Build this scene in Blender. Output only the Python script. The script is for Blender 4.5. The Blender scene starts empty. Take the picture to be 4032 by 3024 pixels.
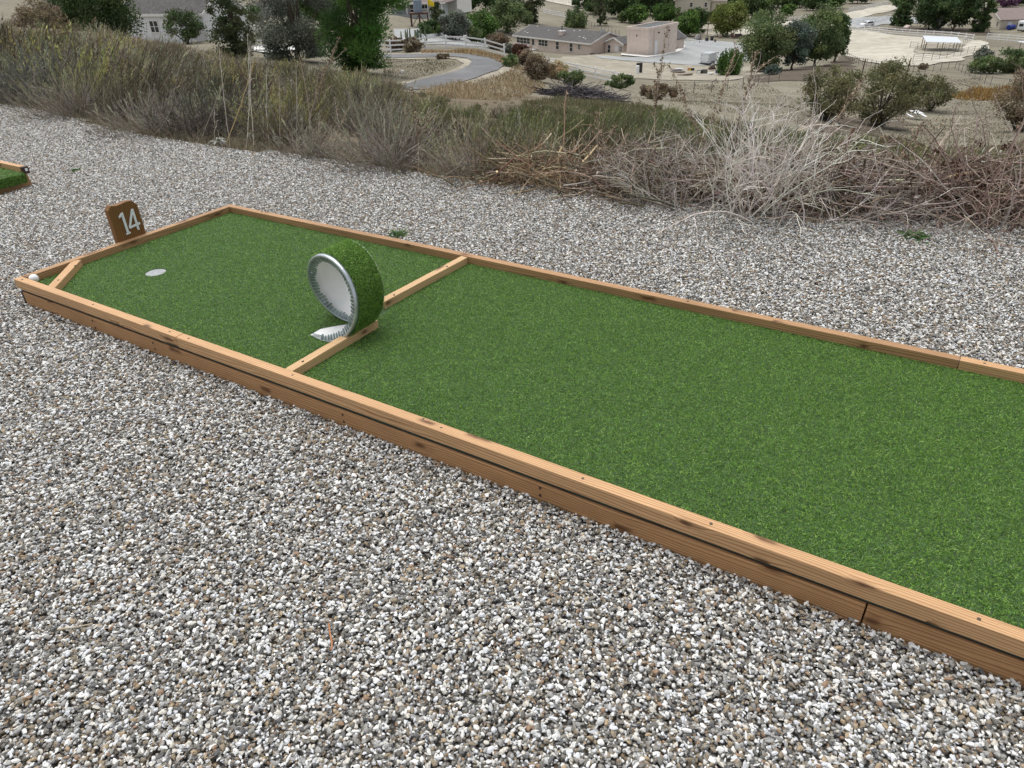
import bpy, bmesh, math, random
import numpy as np
from mathutils import Vector, Matrix
R = math.radians
scene = bpy.context.scene
COL = scene.collection
# ------------------------------------------------------------------ camera
FPX = 2800.0
YAW, PIT, ROL = R(-33.13944563), R(31.71653648), R(-2.15493352)
CAM = np.array([3.74597938, -1.39507956, 1.28870954])
FW = np.array([math.sin(YAW)*math.cos(PIT), math.cos(YAW)*math.cos(PIT), -math.sin(PIT)])
_r0 = np.array([math.cos(YAW), -math.sin(YAW), 0.0]); _u0 = np.cross(_r0, FW)
RT = _r0*math.cos(ROL)+_u0*math.sin(ROL)
UP = -_r0*math.sin(ROL)+_u0*math.cos(ROL)
cd = bpy.data.cameras.new('camera'); cam = bpy.data.objects.new('camera', cd); COL.objects.link(cam)
cd.sensor_width = 36.0; cd.lens = FPX/4032*36.0
cd.clip_start = 0.05; cd.clip_end = 6000
cam.matrix_world = Matrix(((RT[0], UP[0], -FW[0], CAM[0]), (RT[1], UP[1], -FW[1], CAM[1]), (RT[2], UP[2], -FW[2], CAM[2]), (0, 0, 0, 1)))
scene.camera = cam
# ------------------------------------------------------------------ light: high thin overcast
SUN_EL, SUN_AZ = R(70), R(300)      # azimuth measured from +Y clockwise
w = bpy.data.worlds.new('World'); scene.world = w; w.use_nodes = True
nt = w.node_tree; bgn = nt.nodes['Background']
sky = nt.nodes.new('ShaderNodeTexSky'); sky.sky_type = 'NISHITA'; sky.sun_disc = False
sky.sun_elevation = SUN_EL; sky.sun_rotation = SUN_AZ; sky.air_density = 1.0; sky.dust_density = 4.0; sky.ozone_density = 1.0
hs = nt.nodes.new('ShaderNodeHueSaturation'); hs.inputs['Saturation'].default_value = 0.24; hs.inputs['Value'].default_value = 1.0
nt.links.new(sky.outputs[0], hs.inputs['Color']); nt.links.new(hs.outputs[0], bgn.inputs['Color'])
bgn.inputs['Strength'].default_value = 0.15
sd = bpy.data.lights.new('sun', 'SUN'); sd.energy = 0.95; sd.angle = R(55); sd.color = (1.0, 0.965, 0.92)
so = bpy.data.objects.new('sun', sd); COL.objects.link(so)
_sv = Vector((math.sin(SUN_AZ)*math.cos(SUN_EL), math.cos(SUN_AZ)*math.cos(SUN_EL), math.sin(SUN_EL)))
so.rotation_euler = _sv.to_track_quat('Z', 'Y').to_euler(); so.location = (0, 0, 50)
scene.view_settings.view_transform = 'Standard'; scene.view_settings.look = 'None'
scene.view_settings.exposure = 0.46; scene.view_settings.gamma = 1.0
scene.cycles.max_bounces = 6; scene.cycles.diffuse_bounces = 3; scene.cycles.transparent_max_bounces = 8
scene.cycles.use_denoising = True

# ------------------------------------------------------------------ projection helpers (pixel of the 4032x3024 photo -> world)
def ray(x, y): return FW + RT*(x-2016)/FPX - UP*(y-1512)/FPX
def at(x, y, z): return CAM + ray(x, y)*z
def on_plane(x, y, i, v):
    d = ray(x, y); return CAM + d*((v-CAM[i])/d[i])
# ------------------------------------------------------------------ terrain height model
EX = np.array([-40, -14, -6.05, -4.85, -3.51, -2.52, -1.63, -.88, .10, .76, 1.41, 2.33, 2.90, 3.63, 4.10, 7, 14, 40])
EY = np.array([2.9, 2.85, 2.84, 2.84, 2.62, 2.54, 2.57, 2.66, 2.62, 2.65, 2.80, 2.95, 3.02, 3.22, 3.44, 4.6, 6.5, 14])
_rg = np.random.default_rng(3)
_ex2 = np.arange(-14, 10, .06)
_n = np.cumsum(_rg.normal(0, .010, len(_ex2))); _n -= np.interp(_ex2, _ex2[::40], _n[::40])
def edge_y(x):
    return np.interp(x, EX, EY) + np.interp(x, _ex2, _n, left=0, right=0)
CP = [(0,300,14),(0,200,22),(0,110,36),(500,400,11.5),(500,250,18),(500,150,30),(1000,500,8.6),(1000,350,15),(1000,262,26),
 (1600,520,9.5),(1600,420,20),(1500,352,36),(2016,590,8.5),(2016,470,19),(2016,400,36),(2600,660,7.5),(2600,540,17),(2600,430,36),(2450,390,55),
 (3000,680,7.6),(3000,590,15),(3000,500,30),(3100,420,56),(3500,780,7),(3500,720,13),(3500,640,26),(3500,540,50),(3610,470,74),
 (4032,790,7.5),(4032,720,14),(4032,620,30),(4032,530,50),
 (1599,200,85),(1758,191,84),(1911,200,85),(1986,225,84),(1530,204,86),(1680,330,55),(1980,260,68),(1900,222,78),(1560,226,80),(1700,302,62),(1620,346,52),
 (1850,350,47),(2100,320,60),(2050,405,38),(2200,283,92),(2478,350,82),(2030,184,182),(2325,216,162),(2467,212,152),(2551,220,148),(2650,176,168),
 (2300,262,118),(2550,300,105),(2800,300,115),(2800,420,75),(3000,300,105),(3200,295,98),(3200,400,80),(4000,460,74),(3900,360,95),
 (3700,250,130),(3400,270,118),(3600,200,155),(3900,188,156),(3300,113,205),(3400,124,196),(3520,135,188),(3640,144,180),(3740,151,173),(3830,160,167),(3884,157,166),(4000,166,161),(3930,119,212),(3400,102,225),(3640,105,225),(3000,120,215),
 (2780,262,140),(2800,200,170),(2900,165,195),(3300,40,300),(3000,50,290),(2700,90,240),(2500,60,260),(2200,90,235),(2000,110,205),(2000,40,270),
 (2250,15,300),(1850,150,130),(1700,150,115),(1600,110,125),(1560,62,140),(1900,10,300),(820,160,92),(560,190,96),(1000,200,82),(1180,210,78),
 (1150,140,105),(1100,70,160),(3600,60,250),(3900,60,230),(3500,5,340),(2700,5,330)]
def _key(P):
    d = np.hypot(P[..., 0]-CAM[0], P[..., 1]-CAM[1]); b = np.arctan2(P[..., 0]-CAM[0], P[..., 1]-CAM[1])
    b = (b-YAW+np.pi) % (2*np.pi)-np.pi
    return np.stack([np.log(np.maximum(d, .5)), b*1.6], -1), d
_pts = [at(*c) for c in CP]
for bd in (-175, -140, -100, -62, 62, 100, 140, 175):
    for d, z in ((4, -.16), (12, -.18), (25, -1.4), (60, -6), (150, -15), (400, -22), (900, -20), (2600, 60)):
        a = YAW+R(bd); _pts.append(np.array([CAM[0]+d*math.sin(a), CAM[1]+d*math.cos(a), z]))
for bd in (-40, -20, 0, 20, 40):
    for d, z in ((2, -.16), (4.4, -.16), (600, -26), (1200, -10), (2800, 110)):
        a = YAW+R(bd); _pts.append(np.array([CAM[0]+d*math.sin(a), CAM[1]+d*math.cos(a), z]))
for x in (-14, -10, -7, -5, -3, -1.5, 0, 1.4, 2.6, 3.6, 4.3, 5.5):
    _pts.append(np.array([x, float(np.interp(x, EX, EY)), -.17]))
_pts = np.array(_pts); _K, _D = _key(_pts); _G = (_pts[:, 2]-CAM[2])/_D
def _phi(r2): return .5*r2*np.log(r2+1e-12)
_n0 = len(_K); _A = _phi(((_K[:, None]-_K[None])**2).sum(-1)) + np.eye(_n0)*2e-4
_Pm = np.hstack([np.ones((_n0, 1)), _K])
_S = np.block([[_A, _Pm], [_Pm.T, np.zeros((3, 3))]])
_sol = np.linalg.solve(_S, np.concatenate([_G, np.zeros(3)]))
def height(X, Y):
    X = np.asarray(X, float); Y = np.asarray(Y, float); sh = X.shape
    P = np.stack([X.ravel(), Y.ravel()], -1); k, d = _key(P); out = np.empty(len(P))
    for i in range(0, len(P), 20000):
        kk = k[i:i+20000]; ph = _phi(((kk[:, None]-_K[None])**2).sum(-1))
        out[i:i+20000] = (ph@_sol[:_n0] + _sol[_n0] + kk@_sol[_n0+1:])*d[i:i+20000] + CAM[2]
    x, y = P[:, 0], P[:, 1]; out = np.where(d < 4, np.clip(out, -3, -.16), out)
    t = np.clip((y-edge_y(x)+.12)/1.3, 0, 1); t = t*t*(3-2*t)
    t2 = np.clip((d-15)/8, 0, 1); t = np.maximum(t, t2)
    out = -.165*(1-t)+out*t
    return out.reshape(sh)
def hz(x, y): return float(height(np.array([x]), np.array([y]))[0])
def hit(px, py, zmin=5.0, zmax=900.0):
    d = ray(px, py); zs = np.geomspace(zmin, zmax, 500); P = CAM+zs[:, None]*d
    g = P[:, 2]-height(P[:, 0], P[:, 1]); i = np.argmax(g < 0)
    if g[i] >= 0: return at(px, py, zmax)
    if i == 0: return P[0]
    a = g[i-1]/(g[i-1]-g[i]); q = P[i-1]*(1-a)+P[i]*a; return q
def depth(P): return float((np.asarray(P)-CAM)@FW)
def base0(px, py, z):
    P = at(px, py, z); return np.array([P[0], P[1], hz(P[0], P[1])])
def base(px, py, z):
    """ground point seen at px, py at about depth z (snapped to the terrain)"""
    h_ = hit(px, py); zz = depth(h_)
    if .62*z < zz < 1.6*z: return np.array([h_[0], h_[1], hz(h_[0], h_[1])])
    P = at(px, py, z); return np.array([P[0], P[1], hz(P[0], P[1])])

# ------------------------------------------------------------------ materials
def new_mat(name):
    m = bpy.data.materials.new(name); m.use_nodes = True
    return m, m.node_tree, m.node_tree.nodes['Principled BSDF']
def N(t, kind, **kw):
    n = t.nodes.new(kind)
    for k, v in kw.items():
        if k in n.inputs: n.inputs[k].default_value = v
        else: setattr(n, k, v)
    return n
def ramp(t, fac, stops, interp='LINEAR'):
    n = t.nodes.new('ShaderNodeValToRGB'); n.color_ramp.interpolation = interp; e = n.color_ramp.elements
    while len(e) < len(stops): e.new(.5)
    for i, (p, c) in enumerate(stops): e[i].position = p; e[i].color = (*c, 1)
    if fac is not None: t.links.new(fac, n.inputs[0])
    return n.outputs[0]
def mixc(t, fac, a, b, mode='MIX'):
    n = t.nodes.new('ShaderNodeMix'); n.data_type = 'RGBA'; n.blend_type = mode
    for s, v in ((n.inputs[0], fac), (n.inputs[6], a), (n.inputs[7], b)):
        if hasattr(v, 'links') or hasattr(v, 'is_linked'): t.links.new(v, s)
        elif isinstance(v, (int, float)): s.default_value = v
        else: s.default_value = (*v, 1)
    return n.outputs[2]
def math_(t, op, a, b=None, c=None, clamp=False):
    n = t.nodes.new('ShaderNodeMath'); n.operation = op; n.use_clamp = clamp
    for i, v in enumerate((a, b, c)):
        if v is None: continue
        if isinstance(v, (int, float)): n.inputs[i].default_value = v
        else: t.links.new(v, n.inputs[i])
    return n.outputs[0]
def bump(t, b, h, strength=.3, dist=.01):
    n = N(t, 'ShaderNodeBump', Strength=strength, Distance=dist); t.links.new(h, n.inputs['Height']); t.links.new(n.outputs[0], b.inputs['Normal'])
def coords(t, scale=(1, 1, 1), kind='Object', loc=(0, 0, 0)):
    tc = t.nodes.new('ShaderNodeTexCoord'); mp = N(t, 'ShaderNodeMapping'); mp.inputs['Scale'].default_value = scale; mp.inputs['Location'].default_value = loc
    t.links.new(tc.outputs[kind], mp.inputs[0]); return mp.outputs[0]
def noise(t, vec, scale, detail=4, rough=.6, dist=0.0):
    n = N(t, 'ShaderNodeTexNoise', Scale=scale, Detail=detail, Roughness=rough, Distortion=dist)
    if vec is not None: t.links.new(vec, n.inputs['Vector'])
    return n.outputs[0]
def simple(name, c, rough=.7, var=.12, sc=6, bmp=.15, metal=0.0, c2=None, bd=.01):
    m, t, b = new_mat(name); v = coords(t)
    f = noise(t, v, sc, 5, .65); c2 = c2 or tuple(x*(1-var*2) for x in c)
    cc = ramp(t, f, [(.3, c2), (.7, tuple(min(1, x*(1+var)) for x in c))]); t.links.new(cc, b.inputs['Base Color'])
    b.inputs['Roughness'].default_value = rough; b.inputs['Metallic'].default_value = metal
    if bmp: bump(t, b, noise(t, v, sc*6, 3), bmp, bd)
    return m
M = {}
def wood(name, light, mid, dark, knot=1.0, seed=0.0, stain=0.3):
    """grain runs along the object's X axis"""
    m, t, b = new_mat(name)
    tc = t.nodes.new('ShaderNodeTexCoord'); oi = t.nodes.new('ShaderNodeObjectInfo')
    off = N(t, 'ShaderNodeCombineXYZ'); t.links.new(math_(t, 'MULTIPLY', oi.outputs['Random'], 37.0), off.inputs[0]); t.links.new(math_(t, 'MULTIPLY', oi.outputs['Random'], 5.3), off.inputs[1]); off.inputs[2].default_value = seed
    va = N(t, 'ShaderNodeVectorMath', operation='ADD'); t.links.new(tc.outputs['Object'], va.inputs[0]); t.links.new(off.outputs[0], va.inputs[1])
    P = va.outputs[0]
    def mp(s):
        n = N(t, 'ShaderNodeMapping'); n.inputs['Scale'].default_value = s; t.links.new(P, n.inputs[0]); return n.outputs[0]
    # knots: sparse cells, elongated along the board
    s0 = N(t, 'ShaderNodeSeparateXYZ'); t.links.new(P, s0.inputs[0]); kx = N(t, 'ShaderNodeCombineXYZ')
    wob_ = noise(t, mp((9, 9, 9)), 1.0, 2)
    t.links.new(math_(t, 'ADD', math_(t, 'MULTIPLY', s0.outputs[0], 5.5), wob_), kx.inputs[0]); t.links.new(math_(t, 'MULTIPLY', math_(t, 'ADD', s0.outputs[1], s0.outputs[2]), 17.0), kx.inputs[1])
    vk = N(t, 'ShaderNodeTexVoronoi', Scale=1.0, Randomness=1.0); vk.voronoi_dimensions = '2D'; t.links.new(kx.outputs[0], vk.inputs['Vector'])
    vs_ = N(t, 'ShaderNodeSeparateColor'); t.links.new(vk.outputs['Color'], vs_.inputs[0])
    kd = math_(t, 'ADD', vk.outputs['Distance'], math_(t, 'MULTIPLY', math_(t, 'GREATER_THAN', vs_.outputs[0], .30), 2.0))
    pull = math_(t, 'MULTIPLY', ramp(t, kd, [(0, (1, 1, 1)), (.5, (0, 0, 0))], 'EASE'), .9*knot)
    g = noise(t, mp((1.3, 14, 14)), 1.0, 2, .5)
    ring = math_(t, 'ADD', math_(t, 'MULTIPLY', g, 5.5), pull)
    sep = N(t, 'ShaderNodeSeparateXYZ'); t.links.new(P, sep.inputs[0])
    lin = math_(t, 'ADD', math_(t, 'MULTIPLY', sep.outputs[1], 120.0), math_(t, 'MULTIPLY', sep.outputs[2], 105.0))
    s = math_(t, 'FRACT', math_(t, 'ADD', ring, lin))
    grain = ramp(t, s, [(0, light), (.45, light), (.72, mid), (.93, dark), (1.0, light)])
    fine = noise(t, mp((6, 260, 260)), 1.0, 3, .6)
    c = mixc(t, .25, grain, ramp(t, fine, [(.3, dark), (.7, light)]), 'MIX')
    big = noise(t, mp((2.2, 7, 7)), 1.0, 3, .6)
    c = mixc(t, math_(t, 'MULTIPLY', ramp(t, big, [(.42, (0, 0, 0)), (.72, (1, 1, 1))]), stain), c, tuple(x*.55 for x in mid))
    kc = ramp(t, kd, [(0, (.95, .95, .95)), (.085*knot, (.75, .75, .75)), (.16*knot, (.25, .25, .25)), (.30*knot, (0, 0, 0))])
    c = mixc(t, kc, c, (.085, .032, .012))
    t.links.new(c, b.inputs['Base Color']); b.inputs['Roughness'].default_value = .62; b.inputs['Specular IOR Level'].default_value = .3
    bump(t, b, math_(t, 'ADD', math_(t, 'MULTIPLY', s, .6), fine), .25, .0015)
    return m
M['wood'] = wood('redwood', (.66, .42, .22), (.52, .29, .13), (.20, .085, .035), 1.0)
M['wood_low'] = wood('stained_lower_board', (.52, .30, .14), (.39, .20, .085), (.14, .06, .025), 1.25, 3.3, .4)
M['wood_far'] = wood('weathered_rail', (.50, .30, .15), (.36, .20, .095), (.13, .06, .025), 1.1, 7.7, .5)
M['wood_pale'] = wood('pale_fir', (.66, .46, .25), (.55, .35, .17), (.27, .12, .05), 1.1, 1.1, .15)
M['wood_dark'] = wood('brown_stained_sign', (.27, .135, .045), (.18, .082, .025), (.05, .02, .008), 1.0, 2.2, .4)
M['dark_wood'] = simple('dark_brown_wood', (.045, .02, .012), .7, .2, 20)  # very dark brown; doubles as painted shade on the recessed boards
M['screw'] = simple('old_screw', (.09, .075, .06), .5, .1, 80, 0, .6)
M['alu'] = simple('galvanised_flashing', (.50, .55, .57), .32, .15, 25, .1, .75)
M['white_pl'] = simple('white_sheet', (.80, .80, .79), .45, .04, 14, .02)
M['cup'] = simple('white_cup', (.84, .85, .85), .4, .03, 40, 0)
M['ball'] = None
M['num'] = simple('brushed_number', (.82, .85, .88), .4, .04, 60, .05)
M['green_edge'] = simple('turf_backing', (.006, .045, .032), .8, .5, 14, .2, c2=(.004, .004, .005))  # teal turf strip, its black mottling painted in as the slot's shade
def attr_mat(name, rough=.75, trans=0.0, att='Col', mul=1.0, spec=.2):
    m, t, b = new_mat(name); a = t.nodes.new('ShaderNodeAttribute'); a.attribute_name = att
    t.links.new(a.outputs['Color'], b.inputs['Base Color']); b.inputs['Roughness'].default_value = rough; b.inputs['Specular IOR Level'].default_value = spec
    if trans:
        out = t.nodes['Material Output']; tr = N(t, 'ShaderNodeBsdfTranslucent'); mx = N(t, 'ShaderNodeMixShader'); mx.inputs[0].default_value = trans
        t.links.new(a.outputs['Color'], tr.inputs[0]); t.links.new(b.outputs[0], mx.inputs[1]); t.links.new(tr.outputs[0], mx.inputs[2]); t.links.new(mx.outputs[0], out.inputs['Surface'])
    return m
M['leaf'] = attr_mat('foliage', .7, .25)
M['twig'] = attr_mat('twigs', .8)
M['grass'] = attr_mat('turf_blades', .55, .2, spec=.35)

# ------------------------------------------------------------------ object helpers
def link(o): COL.objects.link(o); return o
def props(o, label=None, cat=None, group=None, kind=None):
    if label: o['label'] = label
    if cat: o['category'] = cat
    if group: o['group'] = group
    if kind: o['kind'] = kind
    return o
def empty(name, loc, label, cat, group=None, rz=0.0):
    o = bpy.data.objects.new(name, None); o.location = tuple(loc); o.rotation_euler = (0, 0, rz); o.empty_display_size = .2
    link(o); return props(o, label, cat, group)
def adopt(o, parent):
    if parent is not None:
        o.parent = parent
        if isinstance(parent, bpy.types.Object) and parent.get('_w'): pass
    return o
def np_mesh(name, V, F, mat, parent=None, C=None, smooth=False, world=True):
    """V (n,3), F (m,k) faces of one size; vertices are world coordinates unless world=False"""
    V = np.asarray(V, np.float32); F = np.asarray(F, np.int32)
    me = bpy.data.meshes.new(name); o = bpy.data.objects.new(name, me); link(o)
    if parent is not None:
        o.parent = parent
        if world:
            mw = PM(parent).inverted(); A = np.array(mw)
            V = (V@A[:3, :3].T + A[:3, 3]).astype(np.float32)
    k = F.shape[1]
    me.vertices.add(len(V)); me.vertices.foreach_set('co', V.ravel())
    me.loops.add(F.size); me.loops.foreach_set('vertex_index', F.ravel())
    me.polygons.add(len(F)); me.polygons.foreach_set('loop_start', np.arange(0, F.size, k, dtype=np.int32))
    if smooth: me.polygons.foreach_set('use_smooth', np.ones(len(F), bool))
    if C is not None:
        ca = me.color_attributes.new('Col', 'FLOAT_COLOR', 'POINT')
        C4 = np.ones((len(V), 4), np.float32); C4[:, :3] = C; ca.data.foreach_set('color', C4.ravel())
    me.update(calc_edges=True); me.validate()
    if mat: me.materials.append(mat)
    return o
def PM(o):
    m = Matrix.LocRotScale(o.location, o.rotation_euler, o.scale)
    return PM(o.parent)@m if o.parent else m
class MB:
    """small mesh builder in world coordinates (or local when built with world=False)"""
    def __init__(s): s.bm = bmesh.new()
    def quad(s, *p):
        s.bm.faces.new([s.bm.verts.new(tuple(q)) for q in p]); return s
    def hexa(s, P):
        v = [s.bm.verts.new(tuple(p)) for p in P]
        for f in ((3, 2, 1, 0), (4, 5, 6, 7), (0, 1, 5, 4), (1, 2, 6, 5), (2, 3, 7, 6), (3, 0, 4, 7)): s.bm.faces.new([v[i] for i in f])
        return s
    def box(s, x0, x1, y0, y1, z0, z1, M_=None):
        P = [(x0, y0, z0), (x1, y0, z0), (x1, y1, z0), (x0, y1, z0), (x0, y0, z1), (x1, y0, z1), (x1, y1, z1), (x0, y1, z1)]
        if M_ is not None: P = [M_@Vector(p) for p in P]
        return s.hexa(P)
    def cyl(s, a, b, r0, r1=None, n=10, cap=True):
        a = Vector(a); b = Vector(b); r1 = r0 if r1 is None else r1; d = (b-a).normalized(); u = d.orthogonal().normalized(); v = d.cross(u)
        A = [s.bm.verts.new(a+(u*math.cos(2*math.pi*i/n)+v*math.sin(2*math.pi*i/n))*r0) for i in range(n)]
        B = [s.bm.verts.new(b+(u*math.cos(2*math.pi*i/n)+v*math.sin(2*math.pi*i/n))*r1) for i in range(n)]
        for i in range(n): s.bm.faces.new((A[i], A[(i+1) % n], B[(i+1) % n], B[i]))
        if cap: s.bm.faces.new(A[::-1]); s.bm.faces.new(B)
        return s
    def prism(s, poly, off):
        """poly: 3-D points of a planar outline, extruded by off"""
        off = Vector(off); A = [s.bm.verts.new(tuple(p)) for p in poly]; B = [s.bm.verts.new(tuple(Vector(p)+off)) for p in poly]; n = len(A)
        s.bm.faces.new(A[::-1]); s.bm.faces.new(B)
        for i in range(n): s.bm.faces.new((A[i], A[(i+1) % n], B[(i+1) % n], B[i]))
        return s
    def build(s, name, mat, parent=None, bevel=0, smooth=False, world=True, seg=2):
        bm = s.bm
        bmesh.ops.recalc_face_normals(bm, faces=bm.faces)
        if bevel: bmesh.ops.bevel(bm, geom=list(bm.edges), offset=bevel, segments=seg, affect='EDGES', profile=.6)
        me = bpy.data.meshes.new(name); 
        if parent is not None and world:
            bmesh.ops.transform(bm, matrix=PM(parent).inverted(), verts=bm.verts)
        bm.to_mesh(me); bm.free()
        if smooth:
            for p in me.polygons: p.use_smooth = True
        if mat: me.materials.append(mat)
        o = bpy.data.objects.new(name, me); link(o)
        if parent is not None: o.parent = parent
        return o
def board(name, p0, ax, L, up, wz, hh, mat, parent, bevel=.003, wob=0.0, rs=0):
    """board from p0 along ax (length L), width wz along side=(up x ax), height hh along up; its local X is the grain.  p0 is the low corner."""
    ax = Vector(ax).normalized(); up = Vector(up).normalized(); sd_ = up.cross(ax).normalized()
    bm = bmesh.new(); seg = max(1, int(L/.12)); rr = random.Random(rs)
    ph = [rr.uniform(0, 6) for _ in range(4)]
    rings = []
    for i in range(seg+1):
        x = L*i/seg; dy = wob*math.sin(x*1.9+ph[0]); dz = wob*.8*math.sin(x*2.3+ph[1])
        rings.append([bm.verts.new((x, y+dy, z+dz)) for y, z in ((0, 0), (wz, 0), (wz, hh), (0, hh))])
    for a, b in zip(rings, rings[1:]):
        for k in range(4): bm.faces.new((a[k], a[(k+1) % 4], b[(k+1) % 4], b[k]))
    bm.faces.new(rings[0][::-1]); bm.faces.new(rings[-1])
    bmesh.ops.recalc_face_normals(bm, faces=bm.faces)
    if bevel:
        es = [e for e in bm.edges if e.calc_face_angle(0) > .7]
        bmesh.ops.bevel(bm, geom=es, offset=bevel, segments=2, affect='EDGES', profile=.6)
    me = bpy.data.meshes.new(name); bm.to_mesh(me); bm.free(); me.materials.append(mat)
    o = bpy.data.objects.new(name, me); link(o)
    mw = Matrix((( ax.x, sd_.x, up.x, p0[0]), (ax.y, sd_.y, up.y, p0[1]), (ax.z, sd_.z, up.z, p0[2]), (0, 0, 0, 1)))
    if parent is not None: o.parent = parent; mw = PM(parent).inverted()@mw
    o.matrix_local = mw if parent is not None else mw
    if parent is None: o.matrix_world = mw
    return o

# ---- vectorised strokes (flat ribbons) and tubes
def unit(v): return v/np.maximum(np.linalg.norm(v, axis=-1, keepdims=True), 1e-9)
def strokes(rng, B, D, L, W, bend, seg, C, C2=None):
    """ribbons: base B (n,3), dir D, length L, width W, bend (n,3) added *t^2*L; colours C at base, C2 at tip"""
    n = len(B); t = np.linspace(0, 1, seg+1)[None, :, None]
    P = B[:, None]+D[:, None]*L[:, None, None]*t+bend[:, None]*L[:, None, None]*t*t
    side = unit(np.cross(D, rng.normal(size=(n, 3))))
    wd = W[:, None, None]*(1-.8*t**1.5)*.5
    V = np.stack([P-side[:, None]*wd, P+side[:, None]*wd], 2)     # n,seg+1,2,3
    idx = np.arange(n)[:, None]*((seg+1)*2)+np.arange(seg)[None]*2
    F = np.stack([idx, idx+1, idx+3, idx+2], -1).reshape(-1, 4)
    C2 = C if C2 is None else C2
    tt = t[:, :, None]; CC = C[:, None, None]*(1-tt)+C2[:, None, None]*tt; CC = np.broadcast_to(CC, (n, seg+1, 2, 3))
    return V.reshape(-1, 3), F, CC.reshape(-1, 3)
def tubes(P, Rd, C, sides=4):
    """P (n,k,3) polylines, Rd (n,k), C (n,3)"""
    n, k, _ = P.shape; T = np.gradient(P, axis=1); T = unit(T)
    ref = np.where(np.abs(T[:, :, 2:3]) < .9, np.array([0, 0, 1.]), np.array([1., 0, 0])); U = unit(np.cross(T, ref)); Vv = np.cross(T, U)
    a = np.arange(sides)*2*np.pi/sides
    ring = P[:, :, None]+(U[:, :, None]*np.cos(a)[None, None, :, None]+Vv[:, :, None]*np.sin(a)[None, None, :, None])*Rd[:, :, None, None]
    i = np.arange(n)[:, None, None]*(k*sides)+np.arange(k-1)[None, :, None]*sides; j = np.arange(sides)[None, None]; j2 = (j+1) % sides
    F = np.stack([i+j, i+j2, i+sides+j2, i+sides+j], -1).reshape(-1, 4)
    CC = np.broadcast_to(C[:, None, None], (n, k, sides, 3)).reshape(-1, 3)
    return ring.reshape(-1, 3), F, CC
def join(parts):
    Vs, Fs, Cs, o = [], [], [], 0
    for V, F, C in parts: Vs.append(V); Fs.append(F+o); Cs.append(C); o += len(V)
    return np.vstack(Vs), np.vstack(Fs), np.vstack(Cs)
def leaves(rng, P, size, C, up=.3):
    n = len(P); a = unit(rng.normal(size=(n, 3))); b = unit(np.cross(a, rng.normal(size=(n, 3))+np.array([0, 0, up])))
    a = a*size[:, None]*.5; b = b*size[:, None]*.32
    V = np.stack([P-a, P-b*.9, P+a, P+b], 1).reshape(-1, 3); F = (np.arange(n)[:, None]*4+np.arange(4)[None])
    return V, F, np.repeat(C, 4, 0)
def cvar(rng, n, cols, var=.18):
    cols = np.array(cols, float); c = cols[rng.integers(0, len(cols), n)]
    return np.clip(c*(1+rng.normal(0, var, (n, 1)))*(1+rng.normal(0, var*.25, (n, 3))), .004, .9)
def polyline(rng, B, D, L, k, wig, grav=0.0):
    """random walking polylines -> (n,k,3)"""
    n = len(B); P = np.empty((n, k, 3)); P[:, 0] = B; d = unit(D)
    for i in range(1, k):
        d = unit(d+rng.normal(0, wig, (n, 3))+np.array([0, 0, -grav])); P[:, i] = P[:, i-1]+d*(L/(k-1))[:, None]
    return P
exec_parts = []
# ================================================================== SETTING
def terrain():
    rr = np.concatenate([np.linspace(.6, 12, 90), np.geomspace(12.3, 3000, 170)])
    ba = np.concatenate([np.linspace(-48, 48, 241), np.linspace(48, 312, 90)[1:]])   # degrees from view axis
    A = YAW+np.radians(ba[:-1]); n = len(A)
    X = CAM[0]+rr[:, None]*np.sin(A); Y = CAM[1]+rr[:, None]*np.cos(A); Z = height(X, Y)
    rg = np.random.default_rng(5)
    Z = Z - np.where(rr[:, None] < 20, .0, 0)
    V = np.stack([X, Y, Z], -1).reshape(-1, 3); V = np.vstack([V, [[CAM[0], CAM[1], -.165]]])
    i = np.arange(len(rr)-1)[:, None]*n; j = np.arange(n)[None]; j2 = (j+1) % n
    F = np.stack([i+j, i+n+j, i+n+j2, i+j2], -1).reshape(-1, 4)
    m, t, b = new_mat('dry_ground'); v = coords(t)
    big = noise(t, v, .055, 8, .72, .8); mid = noise(t, coords(t, (1, 1, 1)), .35, 5, .7); fine = noise(t, v, 5, 5, .7)
    c = ramp(t, big, [(.32, (.095, .088, .066)), (.45, (.15, .138, .104)), (.54, (.20, .187, .142)), (.66, (.28, .265, .205))])
    c = mixc(t, math_(t, 'MULTIPLY', ramp(t, mid, [(.42, (0, 0, 0)), (.7, (1, 1, 1))]), .45), c, (.16, .12, .08))
    st = noise(t, coords(t, (.12, .9, 1)), 1.0, 4, .6)
    c = mixc(t, math_(t, 'MULTIPLY', ramp(t, st, [(.48, (0, 0, 0)), (.62, (1, 1, 1))]), .4), c, (.31, .29, .22))
    gr = noise(t, v, .11, 4, .6)
    c = mixc(t, math_(t, 'MULTIPLY', ramp(t, gr, [(.56, (0, 0, 0)), (.68, (1, 1, 1))]), .35), c, (.13, .14, .07))
    c = mixc(t, .35, c, mixc(t, fine, (.07, .06, .045), (.36, .33, .26)), 'MIX')
    t.links.new(c, b.inputs['Base Color']); b.inputs['Roughness'].default_value = .95; b.inputs['Specular IOR Level'].default_value = .1
    bump(t, b, math_(t, 'ADD', mid, fine), .5, .08)
    o = np_mesh('ground', V, F, m, smooth=True); props(o, kind='structure'); return o
terrain()

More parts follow.
